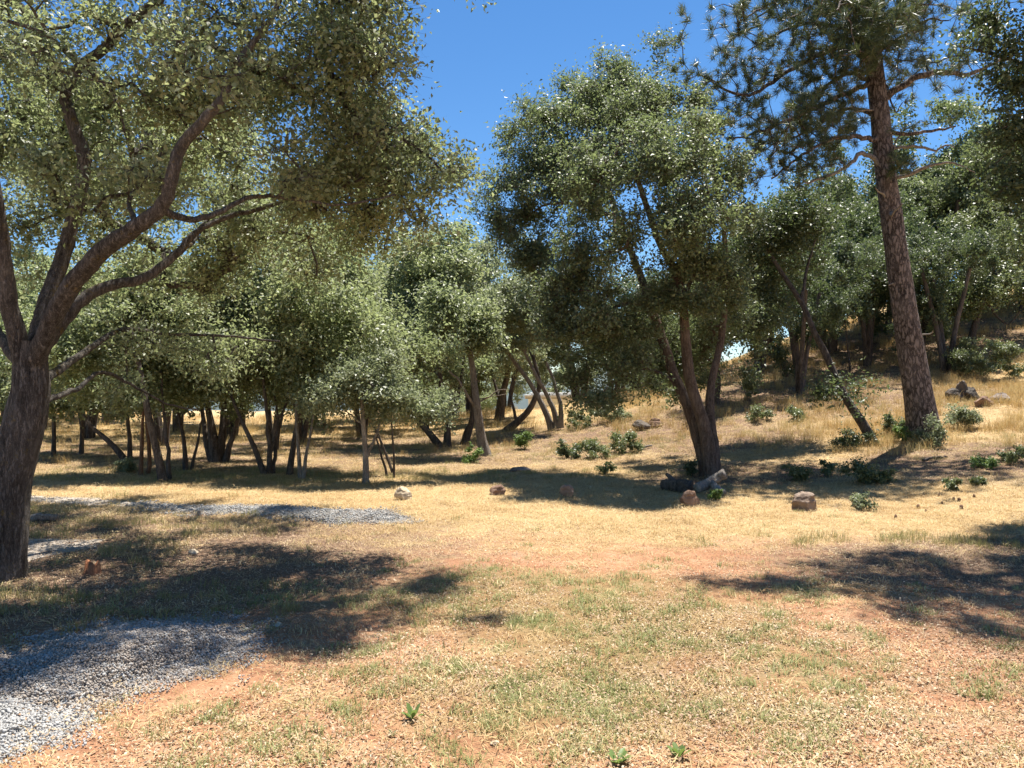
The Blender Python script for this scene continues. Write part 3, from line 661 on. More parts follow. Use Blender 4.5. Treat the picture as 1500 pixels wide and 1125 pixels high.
# --- oak just outside the frame on the right: its bough hangs into the picture and its crown shades the ground
L = [[(9.6,8.6,gz(9.6,8.6)-.1,.26),(9.4,8.6,1.6,.22),(9.0,8.7,3.2,.2),(8.2,8.8,5.0,.15),(6.8,8.9,6.6,.1),(5.0,9,7.6,.06),(3.4,8.8,8.0,.03)],
     [(9.0,8.7,3.2,.12),(8.4,9.4,4.6,.07),(7.4,9.9,5.6,.04),(6.5,10.2,6.1,.02),(5.9,10.3,6.3,.01)],
     [(9.0,8.7,3.2,.09),(8.2,9.6,4.0,.06),(7.3,10.2,4.5,.035),(6.9,10.4,4.6,.012)],
     [(9.2,8.7,2.8,.12),(9.8,7.6,4.4,.09),(10.0,6.6,6.4,.05)]]
LB = [(7.0,9,7.4,1.5,1.2,.6),(5.6,8.8,7.6,1.2,1.0,.5),(4.6,8.6,7.8,.9,.7,.4),(6.6,8.2,7.8,1.5,.9,.5),(8.6,8.4,7.6,1.5,1.4,.7),(10,8.6,7.0,1.4,1.5,.9),(9.4,9.6,7.2,1.4,1.0,.7),(8.0,9.4,7.4,1.3,1.0,.6),
      (5.0,9.4,7.4,1.0,.7,.4),(3.6,8.8,7.9,.8,.5,.35),(4.6,8.0,7.8,.9,.5,.35),(5.8,7.6,7.8,1,.5,.35),(7,7.4,7.8,1,.5,.35),(6.7,10.1,5.5,.5,.4,.4),(6.5,10.2,4.4,.35,.3,.3),(6.35,10.1,5.2,.3,.3,.25),(6.9,10.2,4.9,.4,.3,.3),(6.4,9.6,7.4,1.2,.8,.5),(6.6,10.2,5.9,.5,.5,.35),(7.0,10.2,5.2,.45,.5,.4),(7.1,10.3,4.5,.4,.4,.3),(7.6,10,6.4,.8,.6,.5),(6.15,10.3,6.2,.3,.3,.2),(6.9,10.2,3.9,.3,.3,.25),(6.5,10.3,5.0,.3,.3,.3),(7.4,10.3,5.7,.5,.4,.4),(6.8,10.4,6.7,.5,.4,.25),(7.3,10.6,4.0,.5,.4,.4),(7.4,10.6,3.3,.3,.3,.25)]
make_tree('live_oak_tree', 'oak whose dark leafy bough hangs down beside the pine branches', L, LB, 112000, .07, LEAF_DARK, BARK_LIVE, per=42, crad=.2, sides=10, twig_frac=.7, shell=1.5)

# --- pine
def make_pine():
    pts = limb_px([(1358,652,16.5),(1352,620,16.5),(1342,560,16.5),(1323,440,16.5),(1309,340,16.5),(1297,250,16.5),(1289,170,16.5),(1280,90,16.5),(1272,0,16.5),(1262,-140,16.5),(1256,-280,16.5)], .37, .12)
    rr = [.35,.32,.285,.245,.22,.205,.195,.175,.15,.11,.05]
    pts = [p[:3] + (r,) for p, r in zip(pts, rr)]
    base = np.array(pts[0][:3]); base[2] = gz(base[0], base[1])
    root = thing('pine_tree', 'tall pine with a reddish plated bark trunk on the dry slope', 'tree', base)
    pts[0] = (pts[0][0], pts[0][1], base[2] - .15, pts[0][3])
    rs = resample(pts, .07)
    V, f = tube(rs[:, :3], rs[:, 3], 34, .022, 2.0, .16); me = mesh_np('trunk', V - base, f); smooth(me); obj('trunk', me, BARK_PINE, root)
    tr = rs
    def on_trunk(py):
        q = P(1300, py, 16.5)[2]; k = int(np.abs(tr[:, 2] - q).argmin()); return tr[k, :3]
    nodes = []; nr = []; tg = []
    def limb(start_py, pxs, r0, r1, spray=1.0, ddepth=0.0, live=True):
        p0 = on_trunk(start_py); l = [tuple(p0) + (r0,)]; n = len(pxs)
        for i, (px, py) in enumerate(pxs):
            l.append(tuple(P(px, py, 16.5 + ddepth * (i + 1) / n)) + (r0 + (r1 - r0) * (i + 1) / n,))
        q = resample(l, .14, .014); V, f = tube(q[:, :3], q[:, 3], 8, .08, px)
        me = mesh_np('limb', V - base, f); smooth(me); obj('limb', me, BARK_PINE if live else DEADWOOD, root)
        if live:
            for p in q[len(q)//4::2]: nodes.append(p[:3]); nr.append(p[3])
            ln = len(q)
            for i in range(int(ln * .3), ln):
                for _ in range(int(rng.poisson(4.0 * spray))):
                    s = .18 + .5 * (1 - abs(i / ln - .75))
                    tg.append(q[i, :3] + rng.normal(0, 1, 3) * np.array([s, s * 1.1, s * .42]) * .85 + np.array([0, 0, .05]))
    for a in [(150,[(1330,120),(1370,106),(1420,108),(1455,92),(1500,70)],.085,.02,.7,-.3),
              (190,[(1330,196),(1355,193),(1385,190),(1400,185)],.05,.015,.25,-.5),
              (205,[(1250,200),(1210,207),(1170,232),(1130,262)],.06,.015,1.3,-1.0),
              (130,[(1250,108),(1215,122),(1190,160),(1170,180)],.06,.015,1.4,.6),
              (95,[(1240,70),(1190,85),(1140,115),(1090,140),(1040,118),(1025,108)],.07,.012,1.5,-.8),
              (60,[(1230,40),(1180,35),(1130,55),(1095,75)],.06,.012,1.5,.8),
              (20,[(1230,0),(1180,-15),(1120,10),(1085,30)],.06,.012,1.4,-1.2),
              (120,[(1230,140),(1180,165),(1120,190),(1070,205)],.06,.014,1.6,-1.4),
              (50,[(1310,30),(1345,5),(1400,-20),(1440,-30)],.06,.012,1.1,.6),
              (80,[(1312,60),(1340,40),(1360,28),(1390,30)],.05,.012,.9,-1.0),
              (170,[(1240,160),(1190,190),(1150,205),(1110,225)],.05,.012,1.2,1.3),
              (-30,[(1230,-60),(1170,-60),(1110,-40)],.06,.012,1.3,.2),(-60,[(1310,-90),(1380,-110),(1430,-80)],.06,.012,1.3,-.4),
              (70,[(1265,60),(1260,70),(1255,78)],.04,.012,2.4,-1.8),(40,[(1285,30),(1295,40),(1300,45)],.04,.012,2.2,-1.9),
              (10,[(1260,-10),(1240,-5),(1225,15)],.05,.012,1.8,-2.2),(-120,[(1220,-160),(1180,-150)],.05,.012,1.8,-.6),(-160,[(1300,-190),(1340,-200)],.05,.012,1.8,.6),
              (110,[(1300,128),(1310,165),(1322,150)],.03,.01,.2,.2)]:
        limb(*a)
    limb(255, [(1280,232),(1262,226),(1248,238),(1225,252),(1200,262),(1185,268),(1176,262)], .06, .015, 0, -.6, False)
    limb(222, [(1320,216),(1345,214),(1370,220),(1385,213),(1398,216)], .04, .012, 0, -.5, False)
    limb(262, [(1330,256),(1355,246),(1378,238),(1405,240),(1428,252)], .05, .01, 0, -.7, False)
    limb(320, [(1308,312),(1306,316),(1322,298)], .04, .015, 0, -.6, False)
    limb(300, [(1290,282),(1282,274)], .03, .01, 0, -.5, False)
    limb(162, [(1262,162),(1250,164)], .03, .015, 0, -.4, False)
    limb(415, [(1303,416),(1301,417)], .022, .012, 0, -.3, False)
    limb(490, [(1362,488),(1366,484)], .02, .01, 0, -.2, False)
    for q in [(1325,245),(1318,238),(1305,90),(1300,60),(1275,75),(1290,50),(1300,25),(1265,30)]:
        for _ in range(7): tg.append(P(q[0] + rng.normal(0, 12), q[1] + rng.normal(0, 9), 15.9 + rng.normal(0, .15)))
    tg2 = np.array(tg)
    pos, par = grow(nodes, tg2, .22)
    acc = branch_mesh(pos, par, len(nodes), nr, .008, .4, 4, .03); obj('branches', acc.mesh('branches', base), BARK_PINE, root)
    per = 58; c = np.repeat(tg2, per, 0); m = len(c)
    main = rng.normal(0, .4, tg2.shape) + np.array([0, 0, .5]); main = np.repeat(main, per, 0)
    d = rng.normal(0, .6, (m, 3)) + main; d /= np.linalg.norm(d, axis=1)[:, None]
    ln = rng.uniform(.13, .23, m)[:, None]
    sd = np.cross(d, rng.normal(0, 1, (m, 3))); sd /= np.linalg.norm(sd, axis=1)[:, None]
    a = c + rng.normal(0, .03, (m, 3)); tip = a + d * ln; tip[:, 2] -= .025
    V = np.stack([a - sd * .006, a + sd * .006, tip], 1).reshape(-1, 3)
    obj('crown', mesh_np('crown', V - base, np.arange(m * 3).reshape(-1, 3)), NEEDLE, root)
    TREE_SPOTS.append((base[0], base[1], 2.5))
make_pine()

# ------------------------------------------------------------------ ground attributes and material
pil_litter = [(-5.0,7.8,4.8,3.6),(5.5,7.3,3.4,1.4),(4.2,14.5,2.2,1.6),(8.6,14.2,2.6,2.2),(-6,22,16,7),(10,25,6,6),(14,33,9,6),(5,19,3,2)]
def litter_f(x, y):
    v = np.zeros(np.shape(x))
    for a in pil_litter: v = np.maximum(v, blob(x, y, *a, soft=.55) * .85)
    v = np.maximum(v, .40 * blob(x, y, 2.5, 4.6, 3.2, 1.6, .6))
    return v
def red_f(x, y):
    v = .36 + .25 * (1 - sstep(6.5, 8.5, y)) + .5 * blob(x, y, -.3, 5.2, 3.6, 2.2, .6) + .25 * blob(x, y, 3.0, 6.2, 1.6, 1.3, .6) + .2 * blob(x, y, 1.2, 8.3, 4, 2.0, .7)
    v = v - .35 * blob(x, y, 4, 11, 6, 2.0, .5) - .3 * blob(x, y, -2, 12, 6, 1.6, .5) - .25 * sstep(13, 17, y)
    return v
def green_f(x, y):
    v = .9 * blob(x, y, .3, 6.2, 1.8, 1.1, .7) + .7 * blob(x, y, 1.2, 4.6, 1.6, 1.0, .7) + .35 * blob(x, y, -3.1, 5.9, 1.6, .7, .6) + .5 * blob(x, y, -.6, 3.9, 1.8, .7, .6)
    v = np.maximum(v, .8 * blob(x, y, 2.6, 6.3, .8, .4, .6)); v = np.maximum(v, .7 * blob(x, y, -6, 15.2, 7, 1.2, .5))
    v = np.maximum(v, .6 * blob(x, y, 2.5, 20, 2.5, 1.5, .6)); v = np.maximum(v, .5 * blob(x, y, 2.4, 4.2, 1.5, .8, .7))
    return np.clip(v, 0, 1)
for nme, fn in (('litter', litter_f), ('red', red_f), ('green', green_f)):
    at = gm.attributes.new(nme, 'FLOAT', 'POINT'); at.data.foreach_set('value', fn(GX, GY).ravel().astype(np.float32))
go = obj('ground', gm, GROUND); go['kind'] = 'structure'

# far wooded ridge
hx_ = np.linspace(-4200, 4200, 160); rows = [(2300, -75), (2450, 0), (2650, 1), (2900, .75), (3200, -75)]
HV = []
for (yy, k) in rows:
    top_ = 52 + 22 * wob(hx_, 0 * hx_ + yy * .2, .0016) + 6 * wob(hx_, 0 * hx_, .011, 2)
    zz = np.full_like(hx_, -75.0) if k == -75 else (top_ * k if k else top_ * .35)
    HV.append(np.stack([hx_, np.full_like(hx_, yy) + 30 * wob(hx_, hx_ * 0, .004, yy), zz], 1))
ii = np.arange(5 * 160).reshape(5, 160)
hm = mesh_np('hills', np.vstack(HV), np.stack([ii[:-1, :-1], ii[:-1, 1:], ii[1:, 1:], ii[1:, :-1]], -1).reshape(-1, 4)); smooth(hm)
hl = obj('hills', hm, plain('wooded_ridge', (.075,.10,.10), .9, .02, .3)); hl['kind'] = 'structure'
# gravel: beds (sheets a little above the soil) and the pile
def bed(name, poly, height, mat_, prof=.35):
    poly = [p[:2] for p in poly]; a = np.array(poly); lo, hi = a.min(0), a.max(0)
    s = .07 if (hi - lo).max() < 6 else .14
    xs = np.arange(lo[0] - .2, hi[0] + .2, s); ys = np.arange(lo[1] - .2, hi[1] + .2, s)
    X, Y = np.meshgrid(xs, ys); ins = in_poly(X, Y, poly); d = poly_dist(X, Y, poly) * np.where(ins, 1, -1)
    d = d + .06 * wob(X, Y, 3.0)
    Z = g(X, Y) + np.where(d > 0, height * sstep(0, prof, d) * (1 + .12 * wob(X, Y, 2.2)), -.03) + np.where(d > 0, .006, 0) + .012 * wob(X, Y, 7, 2)* (d > .1)
    idx = np.arange(X.size).reshape(X.shape)
    keep = (d[:-1, :-1] > -.08) & (d[1:, 1:] > -.08) & (d[1:, :-1] > -.08) & (d[:-1, 1:] > -.08)
    f = np.stack([idx[:-1, :-1], idx[:-1, 1:], idx[1:, 1:], idx[1:, :-1]], -1)[keep]
    used = np.unique(f); mp = np.full(X.size, -1); mp[used] = np.arange(len(used))
    V = np.stack([X, Y, Z], -1).reshape(-1, 3)[used]
    me = mesh_np(name, V, mp[f]); smooth(me)
    def hz(x, y):
        ins = in_poly(x, y, poly); d = poly_dist(x, y, poly) * np.where(ins, 1, -1) + .06 * wob(x, y, 3.0)
        return g(x, y) + np.where(d > 0, height * sstep(0, prof, d) * (1 + .12 * wob(x, y, 2.2)), 0) + .012 * wob(x, y, 7, 2) * (d > .1), d
    return me, hz, poly, lo, hi
SC = {}
def scatter(name, pts, rot, scl, var, protos, parent=None):
    """points carrying instances of small unlinked prototype meshes (stuff)"""
    me = mesh_np(name, pts, np.zeros((0, 3), np.int32))
    a = me.attributes.new('rot', 'FLOAT_VECTOR', 'POINT'); a.data.foreach_set('vector', np.asarray(rot, np.float32).ravel())
    a = me.attributes.new('scl', 'FLOAT', 'POINT'); a.data.foreach_set('value', np.asarray(scl, np.float32))
    a = me.attributes.new('var', 'INT', 'POINT'); a.data.foreach_set('value', np.asarray(var, np.int32))
    o = obj(name, me, None, parent); o['kind'] = 'stuff'
    ng = bpy.data.node_groups.new(name + '_scatter', 'GeometryNodeTree')
    ng.interface.new_socket('Geometry', in_out='INPUT', socket_type='NodeSocketGeometry')
    ng.interface.new_socket('Geometry', in_out='OUTPUT', socket_type='NodeSocketGeometry')
    gi = ng.nodes.new('NodeGroupInput'); gout = ng.nodes.new('NodeGroupOutput'); jn = ng.nodes.new('GeometryNodeJoinGeometry')
    def attr(n, t):
        x = ng.nodes.new('GeometryNodeInputNamedAttribute'); x.data_type = t; x.inputs['Name'].default_value = n
        return [s for s in x.outputs if s.enabled and s.name == 'Attribute'][0]
    ar, as_, av = attr('rot', 'FLOAT_VECTOR'), attr('scl', 'FLOAT'), attr('var', 'INT')
    e2r = ng.nodes.new('FunctionNodeEulerToRotation'); ng.links.new(ar, e2r.inputs[0])
    for k, p in enumerate(protos):
        oi = ng.nodes.new('GeometryNodeObjectInfo'); oi.inputs['Object'].default_value = p; oi.inputs['As Instance'].default_value = True
        cmpn = ng.nodes.new('FunctionNodeCompare'); cmpn.data_type = 'INT'; cmpn.operation = 'EQUAL'
        ints = [s for s in cmpn.inputs if s.type == 'INT']; ng.links.new(av, ints[0]); ints[1].default_value = k
        ip = ng.nodes.new('GeometryNodeInstanceOnPoints')
        ng.links.new(gi.outputs[0], ip.inputs['Points']); ng.links.new(cmpn.outputs[0], ip.inputs['Selection'])
        ng.links.new(oi.outputs['Geometry'], ip.inputs['Instance']); ng.links.new(e2r.outputs[0], ip.inputs['Rotation']); ng.links.new(as_, ip.inputs['Scale'])
        ng.links.new(ip.outputs[0], jn.inputs[0])
    ng.links.new(jn.outputs[0], gout.inputs[0])
    md = o.modifiers.new('scatter', 'NODES'); md.node_group = ng
    return o
def proto(name, V, f, m):
    me = mesh_np(name, V, f); me.materials.append(m); return bpy.data.objects.new(name, me)
def blades(n, rad, h, wd, lean, r):
    a = r.uniform(0, 6.28, n); q = np.sqrt(r.uniform(0, 1, n)) * rad
    b = np.stack([q * np.cos(a), q * np.sin(a), np.full(n, -.008)], 1)
    dr = r.uniform(0, 6.28, n); hh = h * r.uniform(.5, 1.15, n); le = lean * r.uniform(.2, 1.3, n)
    d = np.stack([np.cos(dr), np.sin(dr)], 1)
    mid = b.copy(); mid[:, :2] += d * (le * hh * .35)[:, None]; mid[:, 2] += hh * .6
    tip = b.copy(); tip[:, :2] += d * (le * hh)[:, None]; tip[:, 2] += hh * (1 - .25 * np.minimum(le, 1.6))
    s = np.stack([-d[:, 1], d[:, 0], np.zeros(n)], 1) * wd
    s = s * r.uniform(.6, 1.2, n)[:, None]
    V = np.stack([b - s, b + s, mid + s * .7, mid - s * .7, tip], 1).reshape(-1, 3); i = np.arange(n)[:, None] * 5
    return V, [i + np.array([[0, 1, 2, 3]]), i + np.array([[3, 2, 4]])]
def stones(n, rad, size, r):
    ico = bmesh.new(); bmesh.ops.create_icosphere(ico, subdivisions=1, radius=1.0)
    B = np.array([v.co[:] for v in ico.verts]); Fi = np.array([[v.index for v in f.verts] for f in ico.faces]); ico.free()
    V = []; Fs = []
    for k in range(n):
        q = B * (1 + r.normal(0, .16, (len(B), 1))) * r.uniform(.55, 1.2, 3) * size * r.uniform(.6, 1.3)
        e = r.uniform(0, 6.28, 3); ca, sa = math.cos(e[0]), math.sin(e[0]); cb, sb = math.cos(e[1]), math.sin(e[1])
        q = q @ np.array([[ca, -sa, 0], [sa, ca, 0], [0, 0, 1]]) @ np.array([[1, 0, 0], [0, cb, -sb], [0, sb, cb]])
        a, d = r.uniform(0, 6.28), math.sqrt(r.uniform(0, 1)) * rad
        V.append(q + np.array([d * math.cos(a), d * math.sin(a), r.uniform(-.3, .5) * size])); Fs.append(Fi + k * len(B))
    return np.vstack(V), np.vstack(Fs)
def fallen(n, rad, size, r):
    a = r.uniform(0, 6.28, n); d = np.sqrt(r.uniform(0, 1, n)) * rad
    p = np.stack([d * np.cos(a), d * np.sin(a), r.uniform(.002, .022, n)], 1)
    nm = r.normal(0, .38, (n, 3)); nm[:, 2] = 1; nm /= np.linalg.norm(nm, axis=1)[:, None]
    ax = np.cross(nm, r.normal(0, 1, (n, 3))); ax /= np.linalg.norm(ax, axis=1)[:, None]; sd = np.cross(nm, ax)
    s = size * r.uniform(.55, 1.3, n)[:, None]; wd = s * r.uniform(.3, .6, n)[:, None]
    V = np.stack([p - ax * s / 2, p + sd * wd / 2 + nm * s * .14, p + ax * s / 2, p - sd * wd / 2 + nm * s * .14], 1).reshape(-1, 3)
    return V, np.arange(n * 4).reshape(-1, 4)
R = np.random.default_rng(5)
P_straw = [proto('straw_tuft', *blades(34, .13, .05, .0022, 1.5, R), STRAW) for _ in range(3)]
P_flat = [proto('straw_mat', *blades(40, .16, .028, .0024, 3.2, R), STRAW) for _ in range(3)]
P_tall = [proto('tall_tuft', *blades(34, .14, .24, .0026, .55, R), TALLDRY) for _ in range(3)]
P_olive = [proto('olive_tuft', *blades(36, .13, .11, .0028, .7, R), OLIVE) for _ in range(3)]
P_green = [proto('green_tuft', *blades(46, .06, .05, .0022, 1.0, R), GREEN) for _ in range(3)] + [proto('green_mat', *blades(46, .13, .035, .0022, 1.4, R), GREEN) for _ in range(2)]
P_leaf = [proto('leaf_patch', *fallen(13, .17, .018, R), LITTER) for _ in range(4)]
P_grav = [proto('gravel_patch', *stones(20, .07, .0075, R), GRAVEL) for _ in range(4)]
P_gravt = [proto('dusty_gravel_patch', *stones(18, .085, .0075, R), GRAVEL_TAN) for _ in range(3)]
P_gravb = [proto('track_gravel_patch', *stones(24, .16, .0095, R), GRAVEL if k else GRAVEL_TAN) for k in range(4)]
ALLBEDS = []
def gravel(name, poly, height, n, protos, label, cat, structure=False, prof=.35, dmin=.0):
    me, hz, pl, lo, hi = bed(name, poly, height, GRAVEL_BED, prof)
    o = obj(name, me, GRAVEL_BED)
    if structure: o['kind'] = 'structure'
    else: tag(o, label, cat)
    x = rng.uniform(lo[0] - .25, hi[0] + .25, n * 6); y = rng.uniform(lo[1] - .25, hi[1] + .25, n * 6)
    z, d = hz(x, y); ok = d > rng.normal(.04, .11, len(x)) + dmin
    x, y, z = x[ok][:n], y[ok][:n], z[ok][:n]; k = len(x)
    s = scatter('gravel', np.stack([x, y, z], 1), np.stack([rng.normal(0, .1, k), rng.normal(0, .1, k), rng.uniform(0, 6.28, k)], 1), rng.uniform(.5, 1.15, k), rng.integers(0, len(protos), k), protos, o)
    ALLBEDS.append(pl)
gravel('gravel_pile', PILE, .13, 9000, P_grav + P_gravt * 2, 'low mound of grey crushed gravel in dappled shade by the big oak', 'gravel pile', prof=.6)
gravel('gravel_pile', HEAP, .07, 4500, P_grav, 'clean pale grey gravel heap in full sun edged by red soil', 'gravel pile', prof=.4)
gravel('gravel_track', TRACK, .012, 2400, P_gravb, '', '', True, dmin=.05)
gravel('gravel_track', TRACK3, .006, 420, P_gravt, '', '', True)
gravel('gravel_patch', TRACK2, .006, 250, P_gravt, '', '', True)

def in_beds(x, y):
    r = np.zeros(np.shape(x), bool)
    for b in ALLBEDS: r |= in_poly(x, y, b)
    return r
def wedge(n, d0, d1, power, margin=2.5):       # points over the ground in view and a margin round it, denser near
    u = rng.uniform(0, 1, n); q = 1 - power
    d = (d0 ** q + u * (d1 ** q - d0 ** q)) ** (1 / q) if abs(q) > 1e-6 else d0 * (d1 / d0) ** u
    hw = .72 * d + margin
    return rng.uniform(-1, 1, n) * hw, d
def spread(name, x, y, keep, protos, s0, s1, label, cat, tilt=.12, far_scale=True):
    x, y = x[keep], y[keep]; k = len(x); z = g(x, y)
    s = rng.uniform(s0, s1, k)
    if far_scale: s = s * np.clip(.8 + y / 40, 1, 1.8)
    o = scatter(name, np.stack([x, y, z], 1), np.stack([rng.normal(0, tilt, k), rng.normal(0, tilt, k), rng.uniform(0, 6.28, k)], 1), s, rng.integers(0, len(protos), k), protos)
    tag(o, label, cat, kind='stuff'); return k
def cl(x, y, f, s): return .5 + .35 * wob(x, y, f, s)
x, y = wedge(90000, 2.4, 45, .7)
beds = in_beds(x, y)
strawiness = np.clip(1.0 - 1.55 * (red_f(x, y) - .3) - .55 * litter_f(x, y) + .5 * (cl(x, y, 1.6, 1) - .5), .10, 1)
spread('dry_grass', x, y, (~beds | (rng.uniform(size=len(x)) < .05)) & (rng.uniform(size=len(x)) < strawiness) , P_straw + P_flat * 2, .7, 1.25, 'short straw coloured dry grass covering the open ground', 'dry grass')
x, y = wedge(26000, 15, 55, .9)
hill = (1 - blob(x, y, 1.9, 36, 2.6, 9, .4)) * np.clip(sstep(.15, .7, g(x, y)) * .9 + .25 * sstep(16, 24, y), 0, 1) * (1 - .6 * litter_f(x, y)) * sstep(.2, .6, cl(x, y, .7, 4))
spread('tall_dry_grass', x, y, (rng.uniform(size=len(x)) < hill) & ~in_beds(x, y), P_tall, .6, 1.15, 'tall golden dry grass standing on the slope', 'dry grass')
x, y = wedge(26000, 3, 40, .8)
ol = np.maximum(.85 * blob(x, y, -6, 15.0, 8, 1.3, .5), np.maximum(.7 * blob(x, y, 2.6, 20, 2.8, 2.0, .6), .35 * blob(x, y, -3.2, 5.9, 1.7, .7, .5)))
ol = np.maximum(ol, .75 * blob(x, y, 4.6, 8.3, 2.0, .45, .6)); ol = np.maximum(ol, .55 * blob(x, y, -6.5, 9.5, 3.5, 2.0, .6)); ol = np.maximum(ol, .5 * blob(x, y, 10, 15.2, 2.0, 1.2, .6))
ol = np.maximum(ol, .2 * sstep(16, 22, y))
spread('olive_grass', x, y, (rng.uniform(size=len(x)) < ol * sstep(.25, .6, cl(x, y, 2.2, 3))) & ~in_beds(x, y), P_olive, .5, 1.0, 'olive green fading grass around the tree bases', 'grass')
x, y = wedge(15000, 2.4, 11, .8)
gr = (.12 + green_f(x, y)) * sstep(.45, .85, cl(x, y, 2.6, 2) + .3 * green_f(x, y))
spread('green_grass', x, y, (rng.uniform(size=len(x)) < gr * .8) & ~(in_beds(x, y) & (rng.uniform(size=len(x)) < .93)), P_green, .6, 1.5, 'scattered green grass tufts on the red soil', 'grass', far_scale=False)
x, y = wedge(52000, 2.4, 24, .9)
lt = np.clip(.3 + .8 * litter_f(x, y) + .35 * blob(x, y, 1.5, 4.2, 5, 2.2, .6), 0, 1) * sstep(.15, .7, cl(x, y, 2.0, 6) + .25 * litter_f(x, y))
spread('leaf_litter', x, y, (rng.uniform(size=len(x)) < lt) & ~(in_beds(x, y) & (rng.uniform(size=len(x)) < .6)), P_leaf, .7, 1.3, 'fallen pale brown oak leaves scattered over the soil', 'leaf litter', tilt=.05)

# ------------------------------------------------------------------ shrubs and small plants
def shrub(label, px, py, wpx, hpx, leaf=LEAF_SHRUB, dens=1.0, lsize=.045, name='shrub', group=None, dark=False):
    p = G(px, py); d = p[1]; W, H = M(wpx, d) / 2, M(hpx, d)
    root = thing(name, label, 'shrub', p, group)
    k = max(4, int(5 + W * 8)); lob = []
    for i in range(k):
        a = rng.uniform(0, 6.28); q = math.sqrt(rng.uniform(0, 1)) * .62
        t_ = rng.uniform(.2, .45); lob.append((W * q * 1.35 * math.cos(a), W * q * 1.35 * math.sin(a), H * rng.uniform(.15, .95) * (1 - .5 * q), W * t_, W * t_, H * rng.uniform(.12, .3)))
    n = int(dens * (500 + 9000 * W * max(H, W * .7))); per = 14
    cen, on = sample_lobes(lob, max(12, n // per), 1.6); cen[:, 2] = np.abs(cen[:, 2]) + .02
    V, f = leaves(cen, per, min(.07, W * .25), lsize, on, up=.6)
    obj('foliage', mesh_np('foliage', V, f), leaf, root)
    pos, par = grow([np.array([rng.normal(0, W * .08), rng.normal(0, W * .08), -.03]) for _ in range(5)], cen[::3], .08)
    acc = branch_mesh(pos, par, 5, [.012] * 5, .0025, .42, 4, .015); obj('stems', acc.mesh('stems'), BARK_LIVE, root)
    return root
for a in [
 ('bright green bush on the dry slope past the pale grey trunk', 770, 658, 27, 30, LEAF_BRIGHT),
 ('small green bush at the foot of the pale grey trunk', 690, 680, 24, 25, LEAF_BRIGHT),
 ('dark end of the shrub row under the tall live oak, nearest the bright bush', 838, 672, 40, 26, LEAF_DARK),
 ('rounded green shrub in the middle of the row under the tall live oak', 872, 672, 46, 28, LEAF_SHRUB),
 ('leafy shrub of the row beside the short grey branch', 912, 664, 50, 28, LEAF_SHRUB),
 ('tiny green bush alone on the straw below the shrub row', 888, 694, 24, 16, LEAF_SHRUB),
 ('leafy bush under the multi stemmed oak next to the tall live oak', 850, 628, 40, 28, LEAF_SHRUB),
 ('pale dry leaved thicket on the bank below the dark crown', 893, 622, 62, 40, LEAF_PALE),
 ('green sprig plant beside the forked grey log', 1052, 734, 20, 15, LEAF_BRIGHT),
 ('dark low bush against the tall live oak trunk', 1015, 700, 26, 20, LEAF_DARK),
 ('low shrub at the edge of the shade between the two rocks', 1165, 706, 44, 26, LEAF_SHRUB),
 ('small shrub right beside the tall leafy one below the leaning trunk', 1215, 698, 26, 20, LEAF_SHRUB),
 ('tallest leafy shrub on the slope below the leaning trunk', 1257, 708, 50, 42, LEAF_SHRUB),
 ('low rounded shrub touching the tallest leafy one', 1290, 708, 34, 22, LEAF_SHRUB),
 ('grey green bush growing against the foot of the pine', 1368, 656, 46, 48, LEAF_PALE),
 ('small bright sprout between the leaning trunk and the pine', 1322, 648, 24, 26, LEAF_BRIGHT),
 ('dark bush between the leaning trunk and the pine', 1308, 640, 36, 34, LEAF_DARK),
 ('dark brush at the foot of the leaning trunk', 1258, 656, 60, 26, LEAF_DARK),
 ('flat topped bright green bush on the straw slope right of the pine', 1445, 684, 36, 19, LEAF_BRIGHT),
 ('loose green bush next to the flat topped one', 1486, 678, 34, 22, LEAF_SHRUB),
 ('small dark green tuft bush on the pale straw below the pine', 1391, 719, 24, 17, LEAF_SHRUB),
 ('faint small bush between the tuft bush and the flat topped bush', 1432, 710, 22, 13, LEAF_SHRUB),
 ('thin dry weed clump beside the large blocky rock', 1260, 747, 34, 24, LEAF_PALE),
 ('yellow green bush in tall grass below the dark boulders', 1415, 628, 50, 40, LEAF_PALE),
 ('broad dark green oak bush in front of the crooked oak', 1440, 553, 96, 62, LEAF_SHRUB),
 ('small bush on the hillside right of the tall live oak trunk', 1098, 585, 30, 40, LEAF_SHRUB),
 ('low green bush on the slope above the shade', 1165, 616, 34, 20, LEAF_SHRUB),
 ('low bush tucked behind the tall live oak on the slope', 1110, 618, 40, 22, LEAF_SHRUB),
 ('whitish leaved sapling bush by the pair of thin trunks', 183, 692, 30, 26, LEAF_PALE)]:
    shrub(*a, lsize=.03 + .0012 * G(a[1], a[2])[1], dens=1.5 if G(a[1], a[2])[1] < 20 else 1.1)
def weed(label, px, py, hpx, n, bright=True):
    p = G(px, py); h = M(hpx, p[1]); root = thing('weed', label, 'weed', p)
    for k in range(n):
        a = k / n * 6.28 + rng.normal(0, .3); le = h * rng.uniform(.8, 1.15); el = rng.uniform(.5, 1.2)
        d = np.array([math.cos(a) * math.cos(el), math.sin(a) * math.cos(el), math.sin(el)]); s = np.array([-math.sin(a), math.cos(a), 0]) * le * .17
        q = [d * 0, d * le * .45 + s, d * le * .75 + s * .8, d * le - np.array([0, 0, le * .12]), d * le * .75 - s * .8, d * le * .45 - s, d * le * .5 - np.array([0, 0, le * .04])]
        me = mesh_np('leaf', np.array(q), np.array([[0, 1, 6], [1, 2, 6], [2, 3, 6], [3, 4, 6], [4, 5, 6], [5, 0, 6]])); smooth(me)
        obj('leaf', me, LEAF_BRIGHT if bright else LEAF_SHRUB, root)
weed('broad leaved bright green weed alone on bare red soil', 604, 1054, 26, 8)
